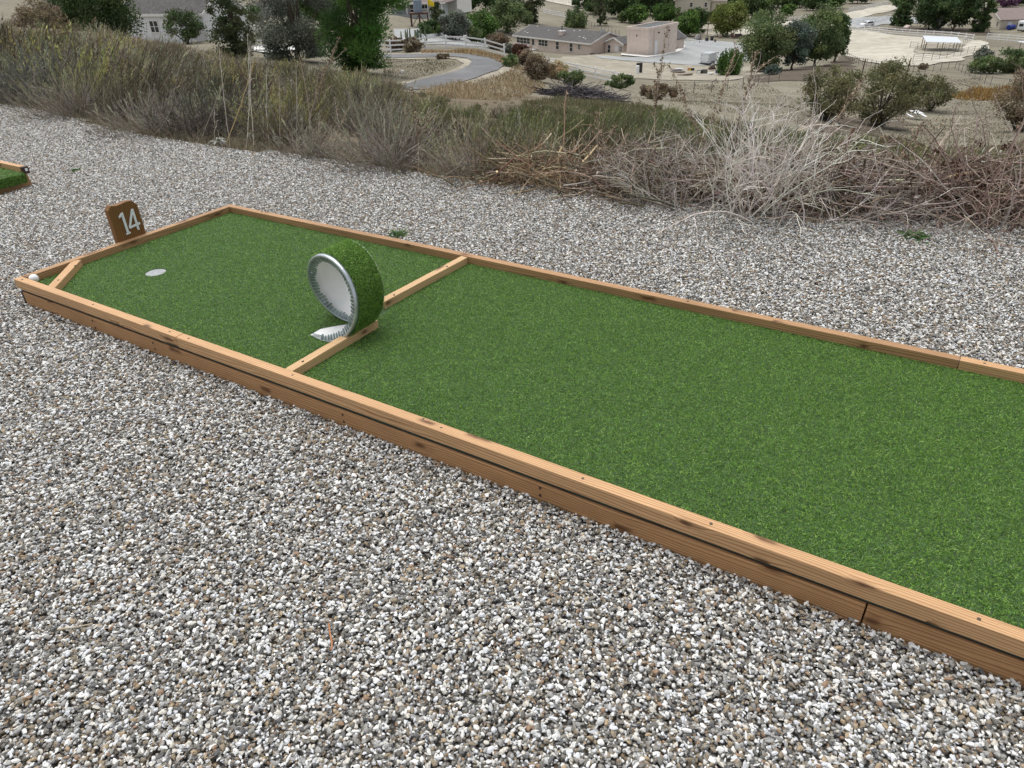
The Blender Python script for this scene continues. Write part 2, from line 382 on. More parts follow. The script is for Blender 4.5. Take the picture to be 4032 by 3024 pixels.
def point_in(poly, x, y):
    inside = np.zeros(len(x), bool); n = len(poly)
    for i in range(n):
        x0, y0 = poly[i]; x1, y1 = poly[(i+1) % n]
        c = ((y0 > y) != (y1 > y)) & (x < (x1-x0)*(y-y0)/(y1-y0+1e-12)+x0); inside ^= c
    return inside
def drape(name, pix, mat, off, step=3.0, rag=.25, world=None, kind='structure', label=None, cat=None, sub=None, seed=1, edge_in=None):
    """a sheet draped over the terrain; outline given by what it covers in the photograph"""
    rr = random.Random(seed)
    W = [hit(*p)[:2] for p in pix] if world is None else world
    sub = sub or step*.22; out = []
    for i in range(len(W)):
        a, b = np.array(W[i]), np.array(W[(i+1) % len(W)]); L = np.hypot(*(b-a)); k = max(1, int(L/sub))
        for q in range(k):
            p = a+(b-a)*q/k; ph = rag*(math.sin(p[0]*1.1/step+seed)+math.sin(p[1]*1.7/step+2*seed)+.5*math.sin(p[0]*4.1/step)); out.append((p[0]+ph*.7+rr.uniform(-rag, rag)*.25, p[1]-ph*.6+rr.uniform(-rag, rag)*.25))
    bm = bmesh.new(); vs = [bm.verts.new((x, y, 0)) for x, y in out]; f = bm.faces.new(vs)
    if f.normal.z < 0: pass
    bmesh.ops.triangulate(bm, faces=bm.faces[:])
    xs = [p[0] for p in out]; ys = [p[1] for p in out]
    for ax, lo, hi in ((0, min(xs), max(xs)), (1, min(ys), max(ys))):
        c = math.floor(lo/step)*step
        while c < hi:
            c += step; co = [0, 0, 0]; no = [0, 0, 0]; co[ax] = c; no[ax] = 1
            bmesh.ops.bisect_plane(bm, geom=bm.verts[:]+bm.edges[:]+bm.faces[:], plane_co=co, plane_no=no)
    V = np.array([v.co[:] for v in bm.verts]); z = height(V[:, 0], V[:, 1])
    for v, zz in zip(bm.verts, z): v.co.z = zz+off
    bmesh.ops.recalc_face_normals(bm, faces=bm.faces)
    if sum(f.normal.z for f in bm.faces) < 0: bmesh.ops.reverse_faces(bm, faces=bm.faces)
    me = bpy.data.meshes.new(name); bm.to_mesh(me); bm.free(); me.materials.append(mat)
    o = bpy.data.objects.new(name, me); link(o); props(o, label, cat, None, kind); return o
def ground_mat(name, a, b_, c3, s1=.25, s2=3, bmp=.3):
    m, t, b = new_mat(name); v = coords(t)
    f1 = noise(t, v, s1, 5, .65, .4); f2 = noise(t, v, s2, 5, .7)
    c = ramp(t, f1, [(.32, a), (.66, b_)]); c = mixc(t, math_(t, 'MULTIPLY', ramp(t, f2, [(.45, (0, 0, 0)), (.7, (1, 1, 1))]), .5), c, c3)
    t.links.new(c, b.inputs['Base Color']); b.inputs['Roughness'].default_value = .95; b.inputs['Specular IOR Level'].default_value = .12
    bump(t, b, f2, bmp, .04); return m
M['asphalt'] = ground_mat('worn_asphalt', (.13, .133, .135), (.21, .212, .215), (.10, .103, .105), .18, 2.2)
M['greygravel'] = ground_mat('grey_gravel_yard', (.27, .28, .275), (.37, .385, .38), (.24, .25, .25), .12, 1.5)
M['sand'] = ground_mat('pale_sand', (.38, .355, .29), (.55, .52, .445), (.22, .20, .15), .16, .5)
M['dirt'] = ground_mat('pale_dirt', (.24, .22, .175), (.40, .37, .30), (.16, .14, .10), .25, .9)
M['concrete'] = ground_mat('white_concrete', (.58, .57, .53), (.66, .65, .62), (.5, .49, .45), .5, 4)
M['mulch'] = ground_mat('dark_leaf_litter', (.085, .07, .052), (.14, .115, .088), (.05, .04, .03), .3, 2.5)
M['scrubsoil'] = ground_mat('scrub_soil', (.11, .09, .06), (.20, .16, .11), (.06, .05, .04), .8, 6)

drape('sandy_verge', [(1480,232),(1480,208),(1700,208),(1850,212),(1930,222),(2000,250),(2025,275),(1990,292),(1900,318),(1780,345),(1700,365),(1590,365),(1560,330),(1680,303),(1740,290),(1800,268),(1822,250),(1800,236),(1700,233)], M['dirt'], .05, 1.6, .3, seed=4)
drape('driveway', [(1480,226),(1480,214),(1700,214),(1820,216),(1900,221),(1955,236),(1985,262),(1960,278),(1890,302),(1840,320),(1760,342),(1700,356),(1590,356),(1580,340),(1640,322),(1710,304),(1800,284),(1845,262),(1860,246),(1842,232),(1790,226),(1700,228)], M['asphalt'], .10, 1.6, .10, seed=5)
drape('yard_dirt', [(2120,228),(2330,215),(2480,240),(2700,250),(2960,262),(3010,290),(2900,318),(2700,318),(2500,310),(2330,285)], M['dirt'], .07, 4, .8, seed=6)
drape('gravel_yard', [(2330,221),(2440,226),(2530,226),(2625,212),(2690,188),(2672,164),(2760,158),(2950,168),(2950,236),(2860,250),(2790,258),(2690,256),(2580,252),(2470,242),(2370,232)], M['greygravel'], .13, 4, .5, seed=7)
drape('concrete_walk', [(2446,214),(2472,216),(2545,223),(2600,217),(2650,205),(2676,191),(2672,180),(2660,172),(2680,170),(2698,184),(2692,197),(2660,211),(2605,222),(2548,229),(2500,225),(2446,220)], M['concrete'], .20, 3, .05, seed=8)
drape('sand_arena', [(3285,205),(3290,125),(3400,118),(3500,138),(3640,150),(3850,160),(3900,172),(3850,205),(3790,232),(3690,250),(3600,262),(3500,260),(3420,244)], M['sand'], .14, 4, .9, seed=9)
drape('horse_pen_dirt', [(3585,196),(3640,170),(3800,178),(3790,205),(3720,222),(3680,216),(3600,212)], M['dirt'], .22, 3, .5, seed=19)
drape('dirt_road', [(2780,142),(2900,120),(3060,92),(3300,58),(3470,22),(3560,18),(3520,42),(3400,66),(3260,88),(3060,118),(2900,146)], M['sand'], .15, 6, .6, seed=10)
drape('grey_road', [(3270,105),(3300,80),(3380,70),(3480,66),(3640,72),(3640,90),(3480,98),(3380,110)], M['greygravel'], .18, 5, .5, seed=11)
drape('sand_lot', [(2130,2),(2150,-30),(2380,-30),(2330,12),(2290,34),(2190,14)], M['sand'], .2, 8, .6, seed=12)
drape('tree_shade_litter', [(2940,262),(3060,275),(3250,262),(3340,215),(3370,240),(3330,290),(3180,318),(2980,325)], M['mulch'], .06, 3, .8, seed=13)  # dark sheet: shade under the tree clump painted in with the litter
drape('thorn_tree_litter', [(3140,480),(3300,455),(3560,470),(3640,495),(3560,520),(3350,525),(3180,510)], M['mulch'], .04, 3, .8, seed=23)
drape('shade_litter', [(3480,112),(3560,104),(3900,116),(3900,140),(3700,136),(3500,118)], M['mulch'], .10, 4, .6, seed=14)
drape('orchard_dirt', [(2560,110),(2700,100),(2900,96),(3000,108),(2800,140),(2690,135)], M['dirt'], .10, 5, .8, seed=15)
drape('entry_path', [(1060,212),(1180,198),(1200,178),(1120,176),(1000,188),(1000,205)], M['concrete'], .12, 3, .2, seed=16)
drape('garden_yard', [(1530,196),(1990,190),(1900,150),(1760,118),(1560,118)], M['greygravel'], .06, 5, .8, seed=17)
# hard dark scrub soil just over the lip
def scrub_floor():
    poly = [(-30, 3), (-14, 2.7)]+[(x, float(edge_y(x))-.25) for x in np.arange(-13, 8, .35)]+[(12, 6), (16, 16), (2, 26), (-20, 40), (-45, 34), (-44, 12)]
    drape('scrub_soil', None, M['scrubsoil'], .012, 1.0, .0, world=poly, seed=18, sub=50)
scrub_floor()

# ---- the gravel pad: a sheet, and loose pebbles lying on it
LX0, LX1, W = 0.0, 6.1, 1.285          # the lane
GZ = -.128
def pad_sheet():
    m, t, b = new_mat('pebble_bed'); v = coords(t)
    vo = N(t, 'ShaderNodeTexVoronoi', Scale=112.0, Randomness=1.0); t.links.new(v, vo.inputs['Vector'])
    sp = N(t, 'ShaderNodeSeparateColor'); t.links.new(vo.outputs['Color'], sp.inputs[0])
    c = ramp(t, sp.outputs[0], PEB, 'CONSTANT')
    edge = ramp(t, vo.outputs['Distance'], [(.3, (1, 1, 1)), (.62, (.12, .11, .1))])
    c = mixc(t, 1.0, c, edge, 'MULTIPLY'); t.links.new(c, b.inputs['Base Color']); b.inputs['Roughness'].default_value = .85
    bump(t, b, math_(t, 'SUBTRACT', 1.0, vo.outputs['Distance']), .8, .006)
    xs = np.concatenate([[-45, -30, -14], np.arange(-13.8, 9.8, .07), [12, 20]])
    top = edge_y(xs)
    V, F = [], []
    rows = 8
    for x, y in zip(xs, top):
        yb = -14.0
        for r in range(rows+1):
            s = r/rows; V.append((x, yb+(y-yb)*s, GZ-.008))
    k = rows+1
    for i in range(len(xs)-1):
        for r in range(rows): a = i*k+r; F.append((a, a+k, a+k+1, a+1))
    o = np_mesh('gravel_bed', V, F, m); props(o, kind='structure')
PEB = [(0, (.80, .80, .77)), (.17, (.66, .68, .70)), (.27, (.52, .53, .52)), (.35, (.62, .59, .52)), (.43, (.34, .335, .32)), (.55, (.25, .24, .215)),
       (.66, (.175, .165, .145)), (.75, (.27, .22, .155)), (.86, (.40, .31, .20)), (.90, (.115, .115, .115)), (.965, (.30, .20, .13))]
pad_sheet()
def pebbles():
    m, t, b = new_mat('pebbles')
    a = t.nodes.new('ShaderNodeAttribute'); a.attribute_type = 'INSTANCER'; a.attribute_name = 'rnd'
    c = ramp(t, a.outputs['Fac'], PEB, 'CONSTANT')
    v = coords(t); n1 = noise(t, v, 90, 4, .7, 1.0)
    c = mixc(t, .55, c, ramp(t, n1, [(.3, (.45, .45, .45)), (.5, (.9, .9, .9)), (.7, (1.25, 1.22, 1.15))]), 'MULTIPLY')
    t.links.new(c, b.inputs['Base Color']); b.inputs['Roughness'].default_value = .6; b.inputs['Specular IOR Level'].default_value = .35
    bump(t, b, noise(t, v, 260, 3), .3, .001)
    # surface to scatter on: everything of the pad near the lane except under the lanes
    bm = bmesh.new(); st = .1
    xs = np.arange(-9.2, 6.4, st); ys = np.arange(-2.0, 4.8, st); X, Y = np.meshgrid(xs, ys, indexing='ij')
    e = edge_y(X.ravel()).reshape(X.shape)
    idx = {}
    V, F = [], []
    def vid(i, j, x, y):
        if (i, j) not in idx: idx[(i, j)] = len(V); V.append((x, y, GZ))
        return idx[(i, j)]
    for i in range(len(xs)-1):
        for j in range(len(ys)-1):
            x, y = xs[i]+st/2, ys[j]+st/2
            if y > edge_y(x)+.03: continue
            if LX0+.0 < x < LX1 and .0 < y < W-.0: continue
            if x < -2.15 and .15 < y < 1.15: continue
            # keep only what a viewer near the camera could see
            d = np.array([x, y, 0])-CAM; z = d@FW
            if z < .35: continue
            if abs(d@RT)/z > 1.05 or (d@UP)/z < -.95: continue
            F.append((vid(i, j, xs[i], ys[j]), vid(i+1, j, xs[i+1], ys[j]), vid(i+1, j+1, xs[i+1], ys[j+1]), vid(i, j+1, xs[i], ys[j+1])))
    o = np_mesh('gravel', V, F, m); props(o, 'loose white, grey and tan pebbles covering the ground around the lane', 'gravel', None, 'stuff')
    g = bpy.data.node_groups.new('scatter_pebbles', 'GeometryNodeTree')
    g.interface.new_socket('Geometry', in_out='INPUT', socket_type='NodeSocketGeometry'); g.interface.new_socket('Geometry', in_out='OUTPUT', socket_type='NodeSocketGeometry')
    nn = g.nodes; L = g.links.new
    gi = nn.new('NodeGroupInput'); go = nn.new('NodeGroupOutput')
    dp = nn.new('GeometryNodeDistributePointsOnFaces'); dp.inputs['Density'].default_value = 24000; L(gi.outputs[0], dp.inputs['Mesh'])
    js = nn.new('GeometryNodeJoinGeometry')
    rr = random.Random(4)
    for k in range(9):
        ico = nn.new('GeometryNodeMeshIcoSphere'); ico.inputs['Radius'].default_value = .0064; ico.inputs['Subdivisions'].default_value = 2
        nz = nn.new('ShaderNodeTexNoise'); nz.noise_dimensions = '4D'; nz.inputs['W'].default_value = k*3.7; nz.inputs['Scale'].default_value = 95; nz.inputs['Detail'].default_value = 1.5
        ps = nn.new('GeometryNodeInputPosition'); sb = nn.new('ShaderNodeVectorMath'); sb.operation = 'SUBTRACT'; sb.inputs[1].default_value = (.5, .5, .5)
        sc = nn.new('ShaderNodeVectorMath'); sc.operation = 'SCALE'; sc.inputs['Scale'].default_value = .0145
        L(nz.outputs['Color'], sb.inputs[0]); L(sb.outputs[0], sc.inputs[0])
        sp = nn.new('GeometryNodeSetPosition'); L(ico.outputs['Mesh'], sp.inputs['Geometry']); L(sc.outputs[0], sp.inputs['Offset'])
        tr = nn.new('GeometryNodeTransform'); tr.inputs['Scale'].default_value = (rr.uniform(1.0, 1.6), rr.uniform(.7, 1.05), rr.uniform(.45, .75)); L(sp.outputs[0], tr.inputs['Geometry'])
        sm = nn.new('GeometryNodeSetShadeSmooth'); sm.inputs['Shade Smooth'].default_value = (k % 3 == 1); L(tr.outputs[0], sm.inputs['Geometry'])
        mt = nn.new('GeometryNodeSetMaterial'); mt.inputs['Material'].default_value = m; L(sm.outputs[0], mt.inputs['Geometry'])
        gt = nn.new('GeometryNodeGeometryToInstance'); L(mt.outputs[0], gt.inputs[0]); L(gt.outputs[0], js.inputs[0])
    def rnd(kind, lo, hi, seed):
        n = nn.new('FunctionNodeRandomValue'); n.data_type = kind; n.inputs['Seed'].default_value = seed
        if kind == 'FLOAT_VECTOR': n.inputs[0].default_value = lo; n.inputs[1].default_value = hi; return n.outputs[0]
        if kind == 'INT': n.inputs[4].default_value = lo; n.inputs[5].default_value = hi; return n.outputs[2]
        n.inputs[2].default_value = lo; n.inputs[3].default_value = hi; return n.outputs[1]
    # lift some so that they pile
    of = nn.new('ShaderNodeCombineXYZ'); L(rnd('FLOAT', -.002, .008, 5), of.inputs[2])
    s0 = nn.new('GeometryNodeSetPosition'); L(dp.outputs['Points'], s0.inputs['Geometry']); L(of.outputs[0], s0.inputs['Offset'])
    ip = nn.new('GeometryNodeInstanceOnPoints'); L(s0.outputs[0], ip.inputs['Points']); L(js.outputs[0], ip.inputs['Instance']); ip.inputs['Pick Instance'].default_value = True
    L(rnd('INT', 0, 8, 7), ip.inputs['Instance Index'])
    L(rnd('FLOAT_VECTOR', (-.55, -.55, 0), (.55, .55, 6.283), 8), ip.inputs['Rotation'])
    r1 = rnd('FLOAT', 0.0, 1.0, 9); pw = nn.new('ShaderNodeMath'); pw.operation = 'POWER'; L(r1, pw.inputs[0]); pw.inputs[1].default_value = 2.6
    mr = nn.new('ShaderNodeMath'); mr.operation = 'MULTIPLY_ADD'; L(pw.outputs[0], mr.inputs[0]); mr.inputs[1].default_value = .66; mr.inputs[2].default_value = .42
    L(mr.outputs[0], ip.inputs['Scale'])
    sa = nn.new('GeometryNodeStoreNamedAttribute'); sa.data_type = 'FLOAT'; sa.domain = 'INSTANCE'; sa.inputs['Name'].default_value = 'rnd'
    L(ip.outputs[0], sa.inputs['Geometry']); vs = [s for s in sa.inputs if s.name == 'Value' and s.enabled][0]; L(rnd('FLOAT', 0, 1, 11), vs)
    L(sa.outputs[0], go.inputs[0])
    md = o.modifiers.new('scatter', 'NODES'); md.node_group = g
    return o
pebbles()

# ================================================================== THE LANE
lane = empty('mini_golf_lane', (0, 0, GZ), 'long green turf golf lane framed in brown timber rails, with a loop in it', 'golf lane')
D_ = .0381; TZ = -.0360        # turf backing level, blade tips reach about -.028
J1, J2, J3 = 1.2418, 3.896, 3.809
X_, Y_, Z_ = (1, 0, 0), (0, 1, 0), (0, 0, 1)
board('near_rail', (0, 0, -.0472), X_, J1-.0008, Z_, D_, .0472, M['wood'], lane, .0035, .0006, 1)
board('near_rail', (J1+.0008, .0004, -.0470), X_, LX1-J1, Z_, D_, .0474, M['wood'], lane, .0035, .0008, 2)
board('lower_board', (.036, .0005, -.235), X_, J3-.038, Z_, D_, .1738, M['wood_low'], lane, .0035, .0004, 3)
board('lower_board', (J3+.0015, .0012, -.236), X_, LX1-J3, Z_, D_, .1745, M['wood_low'], lane, .0035, .0004, 4)
board('far_rail', (.0, W-D_, -.055), X_, J2-.001, Z_, D_, .055, M['wood_far'], lane, .0035, .0012, 5)
board('far_rail', (J2+.001, W-D_, -.054), X_, LX1-J2, Z_, D_, .055, M['wood'], lane, .0035, .0005, 6)
board('lower_board', (.036, W-D_-.001, -.235), X_, LX1-.036, Z_, D_, .176, M['wood_low'], lane, .0035, .0004, 13)
# end rail runs along Y; local X = +Y
board('end_rail', (D_, D_+.002, -.049), Y_, W-2*D_-.004, Z_, D_, .049, M['wood_far'], lane, .0035, .0006, 7)
board('lower_board', (D_-.004, .006, -.235), Y_, W-.02, Z_, D_-.006, .17, M['dark_wood'], lane, .002, 0, 8)  # set-back end board, its dark colour standing in for the recess shade
# corner block (diagonal)
p = np.array([.2905, .040]); q = np.array([.0585, .300]); dd = (q-p)/np.linalg.norm(q-p); L0 = np.linalg.norm(q-p)
board('corner_block', (p[0], p[1], -.045), (dd[0], dd[1], 0), L0+.012, Z_, .041, .043, M['wood'], lane, .003, 0, 9)
# dividers
board('divider', (1.859, .041, -.044), Y_, .468, Z_, .038, .0425, M['wood_pale'], lane, .003, 0, 10)
a0 = np.array([1.7665, .655]); a1 = np.array([1.792, W-D_-.003]); dv = (a1-a0)/np.linalg.norm(a1-a0)
board('divider', (a0[0], a0[1], -.044), (dv[0], dv[1], 0), float(np.linalg.norm(a1-a0)), Z_, .038, .0425, M['wood_pale'], lane, .003, 0, 11)
# deck with the hole, turf edge showing in the slot between the boards
HC, HR = np.array([.4715, .4330]), .047
def deck():
    bm = bmesh.new(); x0, x1, y0, y1 = .012, LX1, .006, W-.008
    n = 48; ring = [bm.verts.new((HC[0]+HR*math.cos(2*math.pi*i/n), HC[1]+HR*math.sin(2*math.pi*i/n), TZ)) for i in range(n)]
    sq = []
    h = .09
    for i in range(n):
        a = 2*math.pi*i/n; c, s = math.cos(a), math.sin(a); k = h/max(abs(c), abs(s)); sq.append(bm.verts.new((HC[0]+k*c, HC[1]+k*s, TZ)))
    for i in range(n): j = (i+1) % n; bm.faces.new((ring[i], ring[j], sq[j], sq[i]))
    X0, X1, Y0, Y1 = HC[0]-h, HC[0]+h, HC[1]-h, HC[1]+h
    def rect(a, b, c, d): bm.faces.new([bm.verts.new(v) for v in ((a, c, TZ), (b, c, TZ), (b, d, TZ), (a, d, TZ))])
    rect(x0, X0, y0, y1); rect(X1, x1, y0, y1); rect(X0, X1, y0, Y0); rect(X0, X1, Y1, y1)
    low = [bm.verts.new((HC[0]+HR*math.cos(2*math.pi*i/n), HC[1]+HR*math.sin(2*math.pi*i/n), TZ-.02)) for i in range(n)]
    for i in range(n): j = (i+1) % n; bm.faces.new((ring[i], ring[j], low[j], low[i]))
    bmesh.ops.recalc_face_normals(bm, faces=bm.faces)
    bmesh.ops.translate(bm, vec=(0, 0, -GZ), verts=bm.verts)
    me = bpy.data.meshes.new('turf_backing'); bm.to_mesh(me); bm.free(); o = bpy.data.objects.new('turf_backing', me); link(o); o.parent = lane
    me.materials.append(simple('turf_base', (.05, .10, .03), .9, .3, 60, .3)); return o
deck()
MB().box(.03, LX1, .0075, .03, -.0605, -.0545).build('deck_edge', M['dark_wood'], lane)  # plywood edge coloured near black as shade in the gap
MB().box(.02, LX1, .0045, .03, -.0540, -.0476).build('turf_edge', M['green_edge'], lane)
# cup
def cup():
    bm = bmesh.new(); n = 40
    R1 = HR-.001
    def ring(r, z): return [bm.verts.new((HC[0]+r*math.cos(2*math.pi*i/n), HC[1]+r*math.sin(2*math.pi*i/n), z-GZ)) for i in range(n)]
    A, B, Cc = ring(R1, TZ-.002), ring(R1, TZ-.060), ring(R1+.0015, TZ-.002)
    Dd = ring(R1+.0015, TZ-.060)
    for i in range(n):
        j = (i+1) % n; bm.faces.new((A[i], A[j], B[j], B[i])); bm.faces.new((A[i], Cc[i], Cc[j], A[j])); bm.faces.new((Cc[i], Dd[i], Dd[j], Cc[j]))
    bm.faces.new(B); bmesh.ops.recalc_face_normals(bm, faces=bm.faces)
    me = bpy.data.meshes.new('cup'); bm.to_mesh(me); bm.free(); me.materials.append(M['cup']); o = bpy.data.objects.new('cup', me); link(o); o.parent = lane
cup()
# screws
def screw(x, y, z, nrm=Z_, parent=lane, r=.0042):
    n_ = Vector(nrm); c = Vector((x, y, z))
    MB().cyl(c-n_*.004, c+n_*.0006, r*1.15, r, 10).build('screw', M['screw'], parent)
for x, y in [(.05, .017), (.64, .018), (1.18, .018), (1.30, .018), (1.885, .019), (2.55, .02), (2.47, .03), (3.05, .018), (3.42, .019), (4.02, .018), (.215, .10), (.105, .245), (1.842, .11), (1.842, .37), (1.76, .73), (1.775, 1.10), (3.97, W-.02), (2.9, W-.02), (1.3, W-.02), (.3, W-.018), (.018, .35), (.018, .95)]:
    screw(x, y, .0006 if not (.1 < x < .25 and y > .05) else -.0005)
for x, z in [(3.87, -.083), (3.845, -.083), (3.90, -.112), (3.86, -.118)]: screw(x, .0025, z, (0, -1, 0), r=.005)
# black weep marks under the staples on the lower board
for x, z0, z1 in [(.62, -.072, -.115), (1.06, -.07, -.105), (2.13, -.075, -.112), (2.92, -.072, -.108)]:
    for za in (z1, z0-.008): MB().box(x-.0035, x+.0035, -.0012, .004, za, za+.008).build('staple', M['dark_wood'], lane)
# ---- number sign fixed to the end rail
sg = MB(); Y0, Y1, ZT = .5475, .7135, .190; sx = -.0005
out = [(Y0, -.12), (Y1, -.12), (Y1, .160), (.688, ZT-.002), (.66, ZT+.001), (.625, ZT-.003), (.600, ZT-.005), (.569, ZT+.002), (Y0+.0015, .170)]
sg.prism([(sx, y, z) for y, z in out], (-.036, 0, 0))
sign = empty('number_sign', (sx, (Y0+Y1)/2, GZ), 'brown wooden number sign standing behind the end rail', 'sign')
o = sg.build('sign_board', None, None, .003, False)
# grain must run vertically: rotate the mesh into local space with X up
Rm = Matrix(((0, 0, 1, 0), (0, 1, 0, 0), (-1, 0, 0, 0), (0, 0, 0, 1)))     # world -> local: x=z
o.data.transform(Rm); o.data.materials.append(M['wood_dark']); o.parent = sign; o.matrix_local = PM(sign).inverted()@Rm.inverted()
def digit(poly, hole=None):
    m_ = MB()
    if hole is None: m_.prism([(sx+.0012, y, z) for y, z in poly], (.005, 0, 0))
    else:
        for quad in hole: m_.prism([(sx+.0012, y, z) for y, z in quad], (.005, 0, 0))
    return m_.build('number', M['num'], sign, .0008, seg=1)
digit([(.6015, .0320), (.6015, .0245), (.6275, .0270), (.6275, .0350), (.6200, .0360), (.6200, .1435), (.6110, .1440), (.5915, .1295), (.5915, .1185), (.6070, .1260), (.6070, .0335)])
digit(None, [[(.6690, .0330), (.6815, .0300), (.6815, .1460), (.6690, .1460)], [(.6690, .1460), (.6690, .1200), (.6400, .0625), (.6265, .0590)], [(.6265, .0590), (.6300, .0500), (.6690, .0545), (.6690, .0665), (.6400, .0625)], [(.6815, .0550), (.6940, .0565), (.6940, .0685), (.6815, .0675)]])
for y, z in ((.6135, .128), (.6135, .034), (.675, .134), (.675, .040)):
    MB().cyl((sx+.006, y, z), (sx+.0068, y, z), .0016, n=8).build('screw', M['screw'], sign)
# ---- ball
m, t, b = new_mat('ball_white'); v = coords(t); vo = N(t, 'ShaderNodeTexVoronoi', Scale=230.0, Randomness=.15); t.links.new(v, vo.inputs['Vector'])
b.inputs['Base Color'].default_value = (.84, .85, .85, 1); b.inputs['Roughness'].default_value = .35; bump(t, b, vo.outputs['Distance'], .5, .0006)
bm = bmesh.new(); bmesh.ops.create_uvsphere(bm, u_segments=40, v_segments=24, radius=.02135); me = bpy.data.meshes.new('golf_ball'); bm.to_mesh(me); bm.free()
for p_ in me.polygons: p_.use_smooth = True
me.materials.append(m); o = link(bpy.data.objects.new('golf_ball', me)); o.location = (.0645, .0610, -.0305+.02135)
props(o, 'white dimpled golf ball resting in the corner pocket of the lane', 'golf ball')

# ---- the loop: one strip of white sheet rolled round once, turf outside, metal flashing on the near edge
XC, LR, LZ0, YN, LS, LW = 1.738, .161, -.0370, .318, .182, .150
def loop_pt(th, v, r=0.0):
    """th 0 = far entry at the bottom, 2pi = near exit; v 0..1 across the strip from the near edge; r = offset outwards"""
    yn = YN+LS*(1-th/(2*np.pi))
    x = XC-(LR+r)*np.sin(th); z = LZ0+LR-(LR+r)*np.cos(th)
    wd = LW+.125*np.exp(-((th-1.45)/1.0)**2)
    return x, yn+v*wd, z
TH0, TH1 = .02, 2*np.pi
def strip_points(n, m_, r, tail=True, v0=0.0, v1=1.0):
    th = np.linspace(TH0, TH1, n); rows = []
    for t_ in th: rows.append([loop_pt(t_, v0+(v1-v0)*k/(m_-1), r) for k in range(m_)])
    if tail:    # exit tongue lying on the turf, narrowing
        for s in (.2, .4, .6, .8, 1.0):
            wv = (1-.62*s**1.4)
            rows.append([(XC-.082*s, YN+.003-.0*s+LW*(v0+(v1-v0)*k/(m_-1))*wv + .0*s, LZ0-r+.0015) for k in range(m_)])
    return np.array(rows)
def sheet(P, name, mat, parent, thick=None, smooth=True):
    n, m_ = P.shape[:2]; i = np.arange(n-1)[:, None]*m_; j = np.arange(m_-1)[None]
    F = np.stack([i+j, i+j+1, i+m_+j+1, i+m_+j], -1).reshape(-1, 4); V = P.reshape(-1, 3)
    o = np_mesh(name, V, F, mat, parent, smooth=smooth)
    if thick:
        md = o.modifiers.new('thick', 'SOLIDIFY'); md.thickness = thick; md.offset = 0
    return o
inner = strip_points(90, 6, 0)
band = sheet(inner, 'loop_ramp', M['white_pl'], lane, .002)
# flashing: L section on the near edge, inside face + rim + outside face, cut into tabs on the inside
rim = MB()
fl = []
for t_ in np.linspace(TH0, TH1+.0, 100):
    fl.append([loop_pt(t_, .05, .0080), loop_pt(t_, -.05, .0068), loop_pt(t_, -.062, .0015), loop_pt(t_, -.058, -.0040), loop_pt(t_, -.02, -.0050)])
for s in (.25, .5, .75):
    fl.append([(XC-.082*s, YN-.001, LZ0-.006), (XC-.082*s, YN-.007*(1-s), LZ0-.005), (XC-.082*s, YN-.009*(1-s), LZ0-.001), (XC-.082*s, YN-.008*(1-s), LZ0+.003), (XC-.082*s, YN-.001, LZ0+.004)])
flash = sheet(np.array(fl), 'flashing', M['alu'], band, .0008)
ol = []
for t_ in np.linspace(TH0+.3, TH1-.35, 90): ol.append([loop_pt(t_, -.02, .0045), loop_pt(t_, .03, .0060), loop_pt(t_, .115, .0062)])
sheet(np.array(ol), 'flashing', M['alu'], band, .0008)
fr = []
for t_ in np.linspace(TH0+.1, TH1-.7, 90): fr.append([loop_pt(t_, .93, -.0018), loop_pt(t_, 1.02, .001), loop_pt(t_, 1.02, .008)])
sheet(np.array(fr), 'far_edging', M['white_pl'], band, .0008)
def tabs():
    rg = np.random.default_rng(8); V, F = [], []
    n = 64; th = np.linspace(.12, TH1-.03, n)
    dth = (th[1]-th[0])
    def tab(fn, ln):
        pts = []; ns = 5
        cols = [(0, 0), (0, ln*.75), (.2, ln*.95), (.5, ln), (.8, ln*.95), (1, ln*.75), (1, 0)]
        c0 = len(V)
        for u_, v_ in cols: V.append(fn(u_, v_))
        return [tuple(range(c0, c0+7))]
    polys = []
    for i, t_ in enumerate(th):
        ln = rg.uniform(.17, .25); sk = rg.normal(0, .01)
        polys += tab(lambda u_, v_: loop_pt(t_+dth*(.05+.86*u_)+sk*v_, -.055+v_*.30, -.0042-v_*.115-.0005*(i % 2)), ln)
    for i in range(5):
        x0 = XC-.012-.013*i
        polys += tab(lambda u_, v_: (x0-.010*u_, YN+.002+v_*LW*.7, LZ0+.0105-.02*v_), rg.uniform(.10, .14))
    bm = bmesh.new(); vs = [bm.verts.new(v) for v in V]
    for p_ in polys: bm.faces.new([vs[k] for k in p_])
    bmesh.ops.solidify(bm, geom=bm.faces[:], thickness=.0006)
    bmesh.ops.transform(bm, matrix=PM(band).inverted(), verts=bm.verts)
    me = bpy.data.meshes.new('flashing_tabs'); bm.to_mesh(me); bm.free(); me.materials.append(M['tab'])
    o = link(bpy.data.objects.new('flashing_tabs', me)); o.parent = band
M['tab'] = simple('grey_tabs', (.27, .33, .34), .35, .35, 18, .05, .55, c2=(.17, .22, .22))
tabs()
for t_ in (.35, 1.0, 2.0, 3.05, 3.9, 4.75, 5.6, 6.05):
    c = Vector(loop_pt(t_, -.035, -.0145)); cen = Vector((XC, c.y, LZ0+LR)); n_ = (cen-c).normalized()
    MB().cyl(c-n_*.002, c+n_*.0028, .0042, .003, 10).build('rivet', M['alu'], band)
